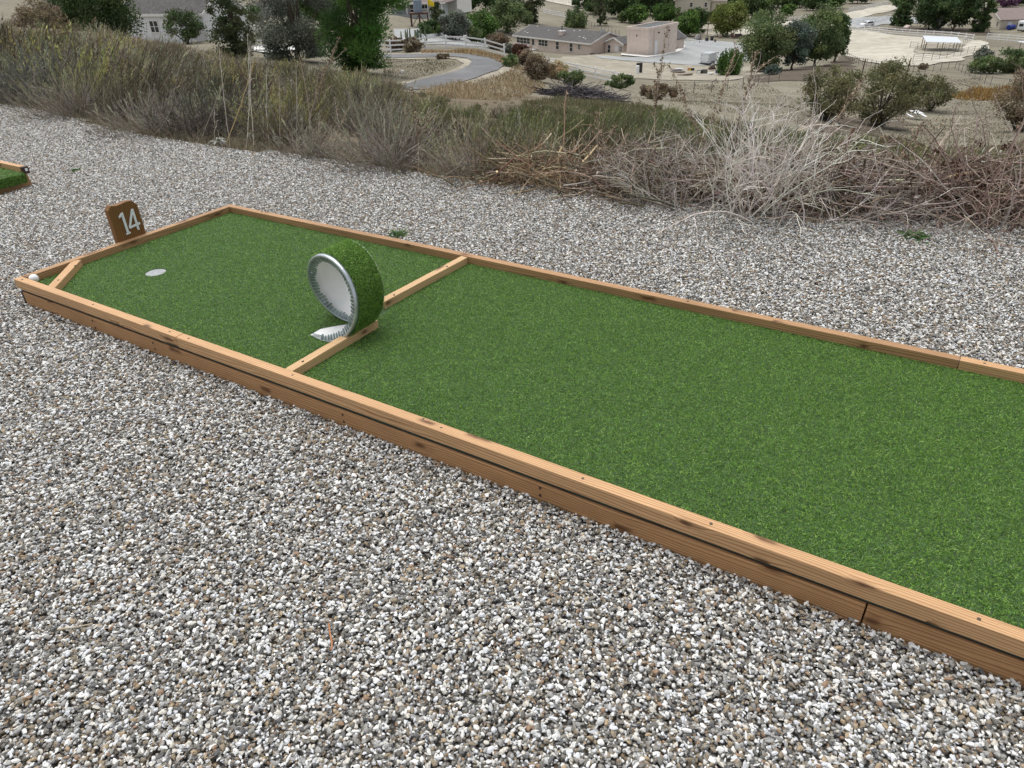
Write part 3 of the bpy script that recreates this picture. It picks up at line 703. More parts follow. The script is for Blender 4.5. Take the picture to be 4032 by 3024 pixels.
# rear support so the strip keeps its shape
# ---- turf blades
GR = [(.175, .35, .045), (.135, .285, .040), (.21, .40, .060), (.085, .20, .036), (.32, .49, .12)]
def blades(rng, B, Nn, lo, hi, wd=.0016):
    n = len(B); tl = unit(rng.normal(size=(n, 3))); tl = tl-(tl*Nn).sum(-1, keepdims=True)*Nn
    D = unit(Nn+tl*rng.uniform(.1, .9, (n, 1))); L = rng.uniform(lo, hi, n)
    bend = tl*rng.uniform(-.2, 1.1, (n, 1))-Nn*rng.uniform(0, .75, (n, 1))
    c = cvar(rng, n, GR, .22)
    return strokes(rng, B, D, L, np.full(n, wd)*rng.uniform(.8, 1.4, n), bend, 2, c*.8, c*1.05)
def lane_turf():
    rg = np.random.default_rng(11); n = 860000
    # more blades where the lane is seen from close by
    x = rg.uniform(.04, LX1-.02, n); y = rg.uniform(D_+.001, W-D_-.001, n)
    dens = np.clip(.45+.14*x, .5, 1.0); k = rg.random(n) < dens
    k &= np.hypot(x-HC[0], y-HC[1]) > HR+.0025
    k &= ~((x > XC-.088) & (x < XC+.05) & (y > YN-.004) & (y < YN+LW*np.clip(1.1-(XC-x)*6, .35, 1.0)))
    k &= ~((x > XC-.05) & (x < XC+.06) & (y > YN+LS) & (y < YN+LS+LW))
    k &= ~((x > LX0+D_) & (x < D_+.0) )
    x, y = x[k], y[k]
    k = ~((np.abs(x-1.84) < .018) & (y < .508)) & ~((np.abs(x-1.76) < .014) & (y > .66))
    x, y = x[k], y[k]
    B = np.stack([x, y, np.full(len(x), TZ)], -1)
    V, F, C = blades(rg, B, np.tile([0, 0, 1.], (len(B), 1)), .0050, .0092, .0016)
    np_mesh('turf', V, F, M['grass'], lane, C)
lane_turf()
def loop_turf():
    rg = np.random.default_rng(12); n = 26000
    th = rg.uniform(.5, TH1-.12, n); v = rg.uniform(.05, 1.0, n)
    sh = sheet(strip_points(90, 6, .007, False, .04, 1.0)[6:], 'turf_backing', bpy.data.materials['turf_base'], band, .003)
    X, Y, Z = loop_pt(th, v, .0085); B = np.stack([X, Y, Z], -1)
    Nn = np.stack([-np.sin(th), np.zeros(n), -np.cos(th)], -1)
    V, F, C = blades(rg, B, Nn, .007, .012, .0017)
    np_mesh('turf_cover', V, F, M['grass'], band, C)
loop_turf()

# ---- the neighbouring lane, cut by the left edge of the frame
l2 = empty('mini_golf_lane', (-2.1, 1.0, GZ), 'second turf lane cut off by the left edge of the photo', 'golf lane')
lx = -2.10
board('far_rail', (-6.0, 1.135, -.028), X_, 3.9, Z_, .040, .046, M['wood'], l2, .003, 0, 21)
MB().box(lx-.0385, lx+.001, 1.1345, 1.1755, -.030, .0185).build('end_cap', M['dark_wood'], l2, .002)
MB().box(lx+.0012, lx+.0022, 1.148, 1.166, -.012, .008).build('sticker', M['num'], l2)
board('end_board', (lx-.03, .15, -.235), Y_, 1.02, Z_, .034, .150, M['wood_far'], l2, .003, 0, 22)
board('near_rail', (-6.0, .150, -.028), X_, 3.88, Z_, .040, .046, M['wood'], l2, .003, 0, 23)
board('side_board', (-6.0, 1.133, -.235), X_, 3.86, Z_, .038, .205, M['wood_low'], l2, .003, 0, 24)
def lane2_turf():
    rg = np.random.default_rng(14); n = 26000
    x = rg.uniform(-3.6, lx+.01, n); y = rg.uniform(.19, 1.132, n); B = np.stack([x, y, np.full(n, -.022)], -1)
    a = blades(rg, B, np.tile([0, 0, 1.], (n, 1)), .010, .018, .0024)
    n = 6000; y = rg.uniform(.15, 1.128, n); z = rg.uniform(-.086, -.020, n); B = np.stack([np.full(n, lx+.012), y, z], -1)
    b_ = blades(rg, B, np.tile([1., 0, 0.2], (n, 1)), .009, .016, .0022)
    V, F, C = join([a, b_]); np_mesh('turf', V, F, M['grass'], l2, C)
    MB().box(-6.0, lx+.010, .192, 1.1335, -.086, -.022).build('turf_backing', bpy.data.materials['turf_base'], l2)
lane2_turf()
# ================================================================== VEGETATION ON THE SLOPE
SAGE = [(.43, .44, .24), (.34, .36, .19), (.54, .53, .33), (.36, .34, .20), (.26, .28, .15)]
SAGEG = [(.50, .49, .37), (.42, .41, .30), (.34, .33, .25)]
YELG = [(.44, .42, .16), (.36, .36, .13), (.52, .49, .21)]
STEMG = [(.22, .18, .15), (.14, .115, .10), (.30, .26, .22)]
DRY = [(.42, .34, .20), (.36, .28, .16), (.48, .40, .26)]
def bush_parts(rg, c, rad, h, nst, nlf, cols, scol=STEMG, lean=(0, 0), lw=.0045, ll=.05, plume=.55, upr=.8, cloud=True):
    """rounded shrub: a dome of short feathery plumes carried on thin woody stems that fan out of the base"""
    c = np.array(c, float); a = rg.uniform(0, 2*np.pi, nst); el = np.arcsin(rg.uniform(.12, 1, nst)); hump = 1+.22*np.sin(a*2+c[0]*7)+.12*np.sin(a*5+el*3)
    Nn = np.stack([np.cos(a)*np.cos(el), np.sin(a)*np.cos(el), np.sin(el)], -1); rr_ = rg.uniform(.55, 1.0, nst)*hump
    pl = h*rg.uniform(.22, .42, nst)*(1.25 if upr > .85 else 1.0)
    O = Nn*rr_[:, None]*np.array([rad, rad, h*.72])
    G = unit(Nn*np.array([.75, .75, .5])+np.array([lean[0]*1.6+.16, lean[1]*1.6, .62 if upr < .85 else 1.6])+rg.normal(0, .20, (nst, 3)))
    B = np.stack([rg.normal(0, rad*.12, nst), rg.normal(0, rad*.12, nst), np.full(nst, -.03)], -1)
    k = 7; t = np.array([0, .3, .6, .8])[None, :, None]; S = B[:, None]*(1-t/.8)+O[:, None]*(t/.8); S[:, 1:3, 2] -= h*.04
    T2 = np.array([.33, .66, 1.0])[None, :, None]; curl = unit(rg.normal(size=(nst, 3)))*.12; S2 = O[:, None]+(G[:, None]*T2+curl[:, None]*T2**2)*pl[:, None, None]
    P = np.concatenate([S, S2], 1)+c; P[:, 1:3] += rg.normal(0, .012*h/.6, (nst, 2, 3))
    Rd = np.array([1.3, 1.1, .9, .7, .5, .4, .3])[None]*.0032*rg.uniform(.7, 1.4, (nst, 1))*(h/.7)
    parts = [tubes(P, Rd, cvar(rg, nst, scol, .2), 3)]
    n = nst*nlf; si = np.repeat(np.arange(nst), nlf); tt = 3-.5+rg.uniform(0, 1, n)**.85*3.5; i0 = np.minimum(tt.astype(int), k-2); f = (tt-i0)[:, None]
    Q = P[si, i0]*(1-f)+P[si, i0+1]*f; T = unit(P[si, i0+1]-P[si, i0])
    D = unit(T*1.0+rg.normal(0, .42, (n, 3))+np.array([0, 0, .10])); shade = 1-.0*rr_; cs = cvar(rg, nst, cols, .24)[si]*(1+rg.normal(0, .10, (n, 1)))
    dead = np.clip(1.15-(Q[:, 2:3]-c[2])/(h*.62), 0, 1)*.85; cs = cs*(1-dead)+dead*cvar(rg, n, [(.27, .235, .21), (.20, .17, .155)], .12)  # low plumes coloured dead grey-brown, painting in some inner shade too
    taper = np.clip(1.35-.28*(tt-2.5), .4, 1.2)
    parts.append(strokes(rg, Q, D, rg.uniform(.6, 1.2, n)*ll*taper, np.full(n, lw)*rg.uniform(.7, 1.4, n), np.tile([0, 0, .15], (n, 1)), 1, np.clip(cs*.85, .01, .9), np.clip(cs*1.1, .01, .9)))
    # bare woody tangle low inside
    m_ = nst//2; B2 = np.stack([rg.normal(0, rad*.35, m_), rg.normal(0, rad*.35, m_), rg.uniform(0, h*.35, m_)], -1)+c
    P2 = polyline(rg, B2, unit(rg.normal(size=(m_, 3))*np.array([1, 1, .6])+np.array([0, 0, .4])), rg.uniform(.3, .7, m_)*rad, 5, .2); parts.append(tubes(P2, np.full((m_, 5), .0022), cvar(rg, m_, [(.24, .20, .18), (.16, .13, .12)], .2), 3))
    return join(parts)
SILX = [-500, 0, 200, 400, 520, 650, 760, 900, 1000, 1100, 1300, 1400, 1500, 1600, 1700, 1800, 2400, 2600, 2800, 3000, 4500]
SILY = [60, 55, 40, 75, 105, 128, 165, 195, 215, 205, 232, 255, 300, 345, 358, 395, 405, 400, 440, 460, 600]
def slope_brush():
    rg = np.random.default_rng(21)
    var = []
    for k in range(16):
        pal = [SAGE, SAGE, SAGEG, YELG, SAGE, SAGEG, SAGE, [(.30, .24, .16), (.22, .18, .12)]][k % 8]
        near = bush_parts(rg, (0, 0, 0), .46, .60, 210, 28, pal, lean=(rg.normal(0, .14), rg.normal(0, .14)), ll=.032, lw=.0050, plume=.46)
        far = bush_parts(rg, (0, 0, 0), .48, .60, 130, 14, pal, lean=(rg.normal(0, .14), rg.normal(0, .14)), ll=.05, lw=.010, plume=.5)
        var.append((near, far))
    parts = []; cnt = 0
    # jittered rows that follow the lip of the pad and thin out down the slope
    pts = []
    X = rg.uniform(-46, 9, 16000); Y = rg.uniform(2.4, 50, 16000)
    taken = []
    grid = {}
    for x, y in zip(X, Y):
        e = float(edge_y(x))
        if y < e+.42: continue
        d = np.array([x, y, -1.])-CAM; z = d@FW; u_ = 2016+FPX*(d@RT)/z
        if u_ < -500 or u_ > 4500: continue
        dist = math.hypot(d[0], d[1])
        if dist > (34 if u_ < 1500 or u_ > 2700 else 50): continue
        rmin = .66 if dist < 12 else (.90 if dist < 20 else 1.2)
        # the brush-pile stretch of the lip and the open ground below it on the right stay thin
        if u_ > 2350:
            if dist > 30 and rg.random() < .5: continue
            if y < e+1.3: continue
        gx, gy = int(x/1.0), int(y/1.0); ok = True
        for i in (-1, 0, 1):
            for j in (-1, 0, 1):
                for (qx, qy) in grid.get((gx+i, gy+j), ()):
                    if (qx-x)**2+(qy-y)**2 < rmin*rmin: ok = False; break
        if not ok: continue
        grid.setdefault((gx, gy), []).append((x, y)); pts.append((x, y, dist, u_))
    zs = height(np.array([p_[0] for p_ in pts]), np.array([p_[1] for p_ in pts]))
    for (x, y, dist, u_), z in zip(pts, zs):
        near, far = var[rg.integers(0, 16)]; V, F, C = near if dist < 11.5 else far
        if u_ > 1600 and dist > 8: C = C*np.array([.78, .84, .68])
        s = rg.uniform(.70, 1.55)*(1.05 if dist < 12 else 1.3)*(1.12 if u_ < 900 else .92)
        if u_ > 2300: s *= .72
        sil = float(np.interp(u_, SILX, SILY)); T_ = np.array([x, y, z+.66*s])-CAM; vt = 1512-FPX*(T_@UP)/(T_@FW)
        while vt < sil and s > .25:
            s *= .88; T_ = np.array([x, y, z+.70*s])-CAM; vt = 1512-FPX*(T_@UP)/(T_@FW)
        if vt < sil-6: continue
        a = rg.uniform(0, 6.28); ca, sa = math.cos(a), math.sin(a)
        Vn = V@np.array([[ca, sa, 0], [-sa, ca, 0], [0, 0, 1]])*np.array([s, s, s*rg.uniform(.8, 1.2)])
        # common lean down-wind
        Vn[:, 0] += np.maximum(Vn[:, 2], 0)**1.5*.25; Vn[:, 1] += np.maximum(Vn[:, 2], 0)**1.5*.12
        tint = np.array([max(.45, .92+rg.normal(0, .24))]*3)*(1+rg.normal(0, .04, 3))
        if u_ > 1700: tint *= np.array([.72, .78, .68])
        parts.append((Vn+np.array([x, y, z-.02]), F, np.clip(C*tint, .01, .9)))
    V, F, C = join(parts)
    o = np_mesh('brush', V, F, M['twig'], None, C)
    props(o, 'grey-green sagebrush scrub covering the slope beyond the gravel', 'brush', None, 'stuff')
    print('bushes', len(pts), 'faces', len(F))
slope_brush()
def plant(name, parts, loc, label, cat, group=None, mat='twig', part='stems', extra=None):
    e = empty(name, loc, label, cat, group)
    V, F, C = parts; np_mesh(part, V, F, M[mat], e, C)
    if extra:
        for pn, pp, mm in extra: np_mesh(pn, pp[0], pp[1], M[mm], e, pp[2])
    return e
def gpt(px, py, z=None):
    """foot of a plant that stands where the lip of the pad is seen at px, py"""
    P = on_plane(px, py, 2, -.16); return np.array([P[0], P[1], hz(P[0], P[1])])
def own_bushes():
    rg = np.random.default_rng(31)
    rows = [ # px, py(foot), radius, height, stems, leaves, palette, label
     (1500, 690, .46, .58, 170, 34, SAGEG, 'airy grey sagebrush with bare silvery branches at the gravel edge'),
     (1830, 735, .36, .52, 130, 34, SAGE, 'sagebrush with pointed grey-green plumes just left of the heap of tan twigs'),
     (2080, 745, .30, .42, 80, 30, SAGEG, 'low grey sagebrush growing behind the heap of tan twigs'),
     (560, 545, .62, .44, 220, 26, SAGEG, 'wide drooping grey bush overhanging the curved gravel edge at the left'),
     (1180, 655, .30, .36, 80, 26, SAGEG, 'small pale sagebrush below the tall bare stalks'),
     (250, 480, .55, .58, 200, 28, SAGE, 'grey bush leaning over the gravel edge near the left side of the photo')]
    for px, py, r_, h, ns, nl, pal, lab in rows:
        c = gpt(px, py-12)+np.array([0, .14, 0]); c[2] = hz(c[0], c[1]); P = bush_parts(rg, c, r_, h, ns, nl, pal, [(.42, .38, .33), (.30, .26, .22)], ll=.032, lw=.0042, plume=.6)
        # some bare side twigs
        n = 50; B = np.tile(c, (n, 1))+rg.normal(0, .05, (n, 3)); D = rg.normal(0, 1, (n, 3)); D[:, 2] = np.abs(D[:, 2])*.9+.2
        pl = polyline(rg, B, D, rg.uniform(.5, 1.0, n)*h*.95, 7, .22); tw = tubes(pl, np.linspace(.0045, .001, 7)[None]*np.ones((n, 1)), cvar(rg, n, [(.44, .40, .35), (.25, .215, .18)], .15), 4)
        plant('sagebrush', P, c, lab, 'shrub', 'sagebrush along the gravel edge', part='foliage', extra=[('bare_branches', tw, 'twig')])
    # upright yellow-green broom bush
    c = base(1315, 440, 8.0); P = bush_parts(rg, c, .20, .62, 130, 26, [(.30, .30, .10), (.24, .25, .08), (.20, .215, .075)], ll=.05, lw=.004, plume=.75, upr=.9)
    plant('broom_shrub', P, c, 'upright yellow-green brush-shaped bush standing among the grey sage', 'shrub', part='foliage')
own_bushes()
def stalks():
    rg = np.random.default_rng(41)
    rows = [ # foot px,py, tip px,py, thick, colour, label
     (880, 590, 1000, 240, .0042, (.52, .39, .20), 'slanting golden stalk crossing the bare white ones'),
     (968, 590, 975, 132, .0036, (.58, .54, .46), 'tallest bare white stalk, its tip in front of the white fence'),
     (1000, 600, 985, 160, .0034, (.55, .51, .44), 'bare white stalk bent near its top, right beside the tallest one'),
     (905, 585, 862, 185, .0030, (.52, .48, .40), 'thin bare stalk left of the golden slanting one'),
     (780, 580, 880, 330, .0028, (.45, .40, .33), 'leaning brownish stalk at the left end of the row of stalks'),
     (1062, 590, 1052, 260, .0034, (.50, .46, .38), 'straight grey stalk right of the tallest pair'),
     (1040, 560, 1025, 372, .0030, (.48, .43, .35), 'short grey stalk between the tallest pair and the straight one'),
     (1100, 600, 1098, 310, .0028, (.44, .40, .33), 'thin grey stalk left of the woolly rosette'),
     (1165, 610, 1165, 250, .0030, (.42, .38, .32), 'dark thin stalk rising behind the woolly rosette'),
     (1230, 600, 1175, 215, .0026, (.38, .30, .24), 'reddish thin stalk right of the woolly rosette'),
     (845, 580, 843, 430, .0034, (.50, .46, .38), 'short bare stub of a stalk left of the woolly leaves'),
     (1290, 500, 1375, 420, .0034, (.58, .48, .33), 'arched straw-coloured stalk by the yellow-green bush')]
    for fx, fy, tx, ty, r_, col, lab in rows:
        c = gpt(fx, fy-6); z0 = depth(c); T = at(tx, ty, z0*.99); k = 9; t = np.linspace(0, 1, k)[:, None]
        P = c*(1-t)+T*t; side = unit(np.cross(T-c, FW)); P = P+side*np.sin(t*np.pi)*rg.normal(0, .015); P[1:-1] += rg.normal(0, .003, (k-2, 3))
        parts = [tubes(P[None], np.linspace(r_, r_*.55, k)[None], np.array([col]), 5)]
        n = 14; ii = rg.integers(k//2, k-1, n); D = unit(T-c)+rg.normal(0, .7, (n, 3)); pl = polyline(rg, P[ii], D, rg.uniform(.02, .07, n), 4, .2)
        parts.append(tubes(pl, np.full((n, 4), .0013), np.tile(col, (n, 1)), 3))
        plant('dry_stalk', join(parts), c, lab, 'dry stalk', 'bare stalks at the gravel edge', part='stem')
    # seed-head stalks
    seed = [(2585, 790, 2625, 115, .0036, 'tall dry stalk crowded with brown seed pods, in front of the pink garage'),
            (2690, 800, 2900, 190, .0036, 'seed stalk rising from the white dead bush toward the trailer'),
            (2760, 800, 2980, 205, .0036, 'forked seed stalk leaning right over the pepper trees'),
            (2480, 780, 2385, 560, .0034, 'short leaning seed stalk above the heap of tan twigs'),
            (2300, 760, 2350, 440, .0034, 'leaning brown seed stalk left of the white dead bush'),
            (2880, 810, 2635, 255, .0030, 'thin seed stalk with few pods near the dark pipes'),
            (3140, 830, 3405, 305, .0042, 'pale seed stalk leaning right in front of the small round trees'),
            (3400, 860, 3645, 478, .0038, 'pale seed stalk with its tip by the white picnic table'),
            (3560, 870, 3840, 560, .0036, 'pale seed stalk arching right above the brush pile'),
            (1640, 720, 1620, 150+200, .0026, 'thin tan stalk rising behind the airy sagebrush'),
            (1180, 590, 1335, 150, .0030, 'tan seed stalk leaning right against the dark pine')]
    for fx, fy, tx, ty, r_, lab in seed:
        c = gpt(fx, min(fy, 875)-6); z0 = depth(c); T = at(tx, ty, z0*1.0); k = 12; t = np.linspace(0, 1, k)[:, None]
        P = c*(1-t)+T*t; side = unit(np.cross(T-c, FW)); P = P+side*np.sin(t*np.pi)*rg.normal(0, .03); P[1:-1] += rg.normal(0, .004, (k-2, 3))
        col = (.40, .33, .25); parts = [tubes(P[None], np.linspace(r_, r_*.4, k)[None], np.array([col]), 5)]
        nb = 7; ii = rg.integers(k//2-1, k-2, nb); D = unit(T-c)+rg.normal(0, .35, (nb, 3)); pl = polyline(rg, P[ii], D, rg.uniform(.08, .26, nb), 6, .15)
        parts.append(tubes(pl, np.full((nb, 6), .0016), np.tile(col, (nb, 1)), 3))
        allp = np.concatenate([P[k//2:], pl.reshape(-1, 3)]); n = 230; Q = allp[rg.integers(0, len(allp)-1, n)]+rg.normal(0, .008, (n, 3))
        # interpolate pods along the stem
        u_ = rg.uniform(.45, 1, 160)[:, None]*(k-1); i0 = np.minimum(u_.astype(int)[:, 0], k-2); f = u_-i0[:, None]; Q2 = P[i0]*(1-f)+P[i0+1]*f+rg.normal(0, .007, (160, 3))
        Q = np.concatenate([Q, Q2]); pods = leaves(rg, Q, rg.uniform(.009, .020, len(Q)), cvar(rg, len(Q), [(.25, .19, .13), (.33, .26, .18), (.18, .13, .09)], .2))
        plant('seed_stalk', join(parts), c, lab, 'dry stalk', 'seed stalks', part='stem', extra=[('seed_pods', pods, 'twig')])
stalks()
def woolly():
    rg = np.random.default_rng(43)
    for px, py, s, lab in [(865, 592, .95, 'woolly pale grey rosette at the foot of the golden stalk'), (995, 560, .75, 'woolly pale rosette among the feet of the white stalks'),
                          (1180, 520, .85, 'woolly pale rosette raised on a short stem behind the stalks'), (3190, 800, 1.1, 'large pale woolly-leaved plant behind the twigs at the right'), (1100, 575, .6, 'small woolly rosette low at the gravel edge')]:
        c = gpt(px, py-10) if px < 3000 else base(3230, 640, 5.6)
        n = 26; a = rg.uniform(0, 6.28, n); el = rg.uniform(.15, 1.2, n); D = np.stack([np.cos(a)*np.cos(el), np.sin(a)*np.cos(el), np.sin(el)], -1)
        hgt = .06 if px != 1180 else .22
        B = np.tile(c+np.array([0, 0, hgt]), (n, 1)); P = strokes(rg, B, D, rg.uniform(.07, .13, n)*s, np.full(n, .028*s), np.tile([0, 0, -.55], (n, 1)), 4, cvar(rg, n, [(.36, .37, .33), (.44, .45, .41)], .08))
        st = tubes(np.stack([c-np.array([0, 0, .03]), c+np.array([0, 0, hgt])])[None], np.full((1, 2), .008), np.array([[.3, .28, .22]]), 6)
        plant('woolly_plant', P, c, lab, 'plant', 'woolly-leaved plants', part='leaf_rosette', extra=[('stem', st, 'twig')])
woolly()
def dead_bush(name, c, rad, h, n, cols, lab, lean=(0, 0), rs=1, thick=.0055, spread=.9, branch=5):
    rg = np.random.default_rng(rs)
    a = rg.uniform(0, 2*np.pi, n); D = np.stack([np.cos(a)*rg.uniform(.1, spread, n)+lean[0], np.sin(a)*rg.uniform(.1, spread, n)+lean[1], rg.uniform(.5, 1.1, n)], -1)
    B = np.tile(c, (n, 1))+np.stack([rg.normal(0, rad*.3, n), rg.normal(0, rad*.25, n), np.zeros(n)-.02], -1); L = rg.uniform(.55, 1.1, n)*h
    P = polyline(rg, B, D, L, 9, .17, .03); Rd = np.linspace(1, .35, 9)[None]*rg.uniform(.5, 1.1, (n, 1))*thick
    cc = cvar(rg, n, cols, .14); parts = [tubes(P, Rd, cc, 4)]
    m_ = n*branch; si = np.repeat(np.arange(n), branch); ii = rg.integers(3, 9, m_); T = P[si, np.minimum(ii, 8)]-P[si, np.minimum(ii, 8)-1]
    D2 = unit(T)+rg.normal(0, .6, (m_, 3)); P2 = polyline(rg, P[si, np.minimum(ii, 8)], D2, rg.uniform(.10, .30, m_)*h/.7, 6, .22)
    parts.append(tubes(P2, np.linspace(1, .4, 6)[None]*np.full((m_, 1), thick*.36), np.clip(cc[si]*1.08, 0, .9), 3))
    return plant(name, join(parts), c, lab, 'dead shrub', None, part='branches')
WHITE = [(.78, .74, .68), (.68, .63, .57), (.52, .47, .42)]
dead_bush('dead_bush', gpt(2980, 850), .50, .74, 150, WHITE, 'large dead bush of bleached white branches, tallest at the gravel edge', (.15, 0), 51, .0048, 1.05)
dead_bush('dead_bush', gpt(2640, 818), .34, .52, 60, [(.56, .52, .47), (.36, .32, .28)], 'smaller bleached dead bush with curled tips, left of the largest one', (-.25, 0), 52, .005, 1.0)
dead_bush('dead_bush', gpt(3880, 905), .45, .85, 60, [(.40, .31, .26), (.28, .20, .17), (.52, .45, .39)], 'dead bush of long reddish-brown sticks at the right edge of the photo', (-.1, 0), 53, .0055, .9, 3)
dead_bush('dead_bush', gpt(3330, 878), .40, .50, 50, [(.44, .40, .37), (.30, .26, .24)], 'low sprawling dead bush of grey whips between the pale bush and the bent brown branch', (.4, 0), 54, .0040, 1.2, 4)
def pile(name, x0, x1, py_off, hgt, n, cols, lab, rs, depthw=.7, thick=.0045, horiz=1.0):
    """heap of cut branches lying along the lip of the pad, between two pixel columns"""
    rg = np.random.default_rng(rs); A = gpt(*x0); B_ = gpt(*x1); ax = unit(B_-A); L = np.linalg.norm(B_-A)
    t = rg.uniform(0, 1, n); pr = rg.normal(.0, .33, n); pr = np.clip(pr, -.9, .9)
    prof = np.sin(np.clip(t, .02, .98)*np.pi)**.45*hgt*(1+.25*np.sin(t*9+rs))
    z = rg.uniform(0, 1, n)**1.15*prof*(1-pr**2)
    side = np.array([-ax[1], ax[0], 0.]); 
    B = A+ax*L*t[:, None]+side*((pr+.62)*depthw*.6)[:, None]; B[:, 2] = height(B[:, 0], B[:, 1])+z+.01
    D = ax*(rg.normal(0, 1, n)*horiz)[:, None]+side*rg.normal(0, .55, n)[:, None]+np.array([0, 0, 1])*rg.normal(.05, .28, n)[:, None]
    Ls = rg.uniform(.15, .75, n); P = polyline(rg, B, D, Ls, 8, .12, .02); P -= (P.mean(1, keepdims=True)-P[:, :1])*.8
    gz_ = height(P[..., 0], P[..., 1]); P[..., 2] = np.maximum(P[..., 2], gz_+.004)
    Rd = np.linspace(1, .45, 8)[None]*(rg.uniform(.25, 1, (n, 1))**2*1.6+.25)*thick
    parts = [tubes(P, Rd, cvar(rg, n, cols, .25), 4)]
    m_ = n*3; si = rg.integers(0, n, m_); Q = P[si, rg.integers(0, 8, m_)]
    P2 = polyline(rg, Q, rg.normal(size=(m_, 3)), rg.uniform(.05, .2, m_), 5, .25); parts.append(tubes(P2, np.full((m_, 5), .0012), cvar(rg, m_, cols, .25), 3))
    # crumbled leaves and bark in the heap
    m_ = n*2; Q = P[rg.integers(0, n, m_), rg.integers(0, 8, m_)]+rg.normal(0, .02, (m_, 3)); Q[:, 2] -= rg.uniform(0, .06, m_)
    parts.append(leaves(rg, Q, rg.uniform(.015, .04, m_), cvar(rg, m_, [c_ for c_ in cols]+[(.14, .09, .06)], .25)))
    c = (A+B_)/2; c[2] = hz(c[0], c[1])
    return plant(name, join(parts), c, lab, 'brush pile', 'heaps of cut branches', part='branches')
TAN = [(.42, .32, .20), (.30, .22, .14), (.22, .155, .10), (.52, .43, .30)]
GRB = [(.24, .20, .15), (.16, .13, .10), (.33, .28, .22), (.44, .38, .31)]
RDB = [(.21, .155, .115), (.13, .088, .065), (.30, .24, .19), (.44, .38, .32)]
pile('brush_pile', (1830, 738), (2420, 800), 0, .20, 520, TAN, 'long low heap of tan twigs and dry stems on the gravel edge', 61)
pile('brush_pile', (2250, 790), (3000, 850), 0, .27, 800, GRB, 'heap of dark grey branches below the bleached bush', 62)
pile('brush_pile', (2900, 850), (3560, 886), 0, .30, 850, RDB, 'heap of brown branches under the bent brown limb', 63, .8)
pile('brush_pile', (3420, 884), (4080, 900), 0, .28, 850, RDB, 'heap of thin reddish branches in the lower right of the scrub', 64, .85)
pile('brush_pile', (4000, 905), (4500, 905), 0, .30, 300, RDB, 'end of the branch heap running out of the right side of the frame', 65, .85)
def limbs():
    rg = np.random.default_rng(71)
    rows = [([(3300, 860), (3345, 790), (3400, 700), (3450, 640), (3490, 645), (3510, 700)], .016, (.16, .10, .065), 'thick dark bent limb arching out of the heap, its top torn pale'),
            ([(3275, 840), (3330, 760), (3390, 700), (3500, 672), (3560, 665)], .009, (.42, .31, .19), 'tan curved branch crossing below the thick bent limb'),
            ([(3725, 700), (3790, 684), (3850, 677), (3900, 674)], .0085, (.50, .38, .22), 'straight golden-brown stick lying near the dark seed heads'),
            ([(3795, 711), (3850, 714), (3915, 716)], .006, (.44, .35, .24), 'thin brown stick just below the golden-brown one'),
            ([(3954, 872), (3958, 845), (3960, 812)], .010, (.62, .56, .46), 'short pale upright split stake at the edge of the gravel'),
            ([(2295, 640), (2325, 605), (2354, 572)], .0080, (.58, .46, .28), 'pale cut stick poking up out of the tan heap'),
            ([(2632, 672), (2645, 690), (2656, 706)], .0075, (.62, .56, .46), 'short white cut stick standing in the dark heap'),
            ([(1995, 668), (2100, 690), (2190, 705)], .006, (.52, .42, .28), 'long straw-coloured stick lying on the tan heap'),
            ([(2405, 777), (2420, 768), (2438, 755)], .012, (.05, .032, .025), 'dark chunk of bark lying on the gravel below the heap')]
    for pts, r_, col, lab in rows:
        zz = depth(gpt(pts[0][0], min(890, 735+(pts[0][0]-1830)*.085)))-.05
        W_ = np.array([at(x, y, zz+.03*i) for i, (x, y) in enumerate(pts)])
        t = np.linspace(0, len(W_)-1, 14); i0 = np.minimum(t.astype(int), len(W_)-2); f = (t-i0)[:, None]; P = W_[i0]*(1-f)+W_[i0+1]*f
        for _ in range(2): P[1:-1] = (P[:-2]+P[1:-1]*2+P[2:])/4
        P[1:-1] += rg.normal(0, .002, P[1:-1].shape)
        g_ = height(P[:, 0], P[:, 1]); P[:, 2] = np.maximum(P[:, 2], g_+r_*.7+.01*(1 if 'chunk' not in lab else 0))
        if 'chunk' in lab:
            P = np.array([at(2408, 780, depth(on_plane(2408, 780, 2, -.12))), on_plane(2424, 768, 2, -.11), on_plane(2440, 760, 2, -.095)])[[0, 1, 2]]; P = np.stack([P[0], (P[0]+P[1])/2, P[1], (P[1]+P[2])/2, P[2]])
        k = len(P); o_ = tubes(P[None], (np.linspace(1, .7, k)*r_)[None], np.array([col]), 7); c = P[0].copy()
        plant('branch', o_, c, lab, 'branch', None, part='stick')
limbs()
def buckwheat():
    rg = np.random.default_rng(73); c = gpt(3960, 880); n = 34
    tips = np.array([at(rg.uniform(3690, 4060), rg.uniform(555, 800), depth(c)+rg.uniform(-.1, .3)) for _ in range(n)])
    t = np.linspace(0, 1, 7)[None, :, None]; P = c+rg.normal(0, .04, (n, 1, 3))*np.array([1, 1, 0])+(tips-c)[:, None]*t; P[:, 1:-1] += rg.normal(0, .012, (n, 5, 3))
    st = tubes(P, np.linspace(.0035, .0014, 7)[None]*np.ones((n, 1)), cvar(rg, n, [(.33, .25, .22), (.24, .17, .15)], .15), 4)
    Q = (tips[:, None]+rg.normal(0, .016, (n, 60, 3))*np.array([1, 1, .7])).reshape(-1, 3); hd = leaves(rg, Q, rg.uniform(.008, .016, len(Q)), cvar(rg, len(Q), [(.055, .018, .014), (.085, .03, .02), (.035, .012, .01)], .2))
    plant('buckwheat_bush', st, c, 'bush with clusters of dark maroon seed heads at the right edge', 'shrub', part='stems', extra=[('seed_heads', hd, 'twig')])
    # second small spray at the left
    for px, py, lab in ((700, 250, 'few dark maroon seed pods on thin twigs above the left brush'),):
        pass
buckwheat()
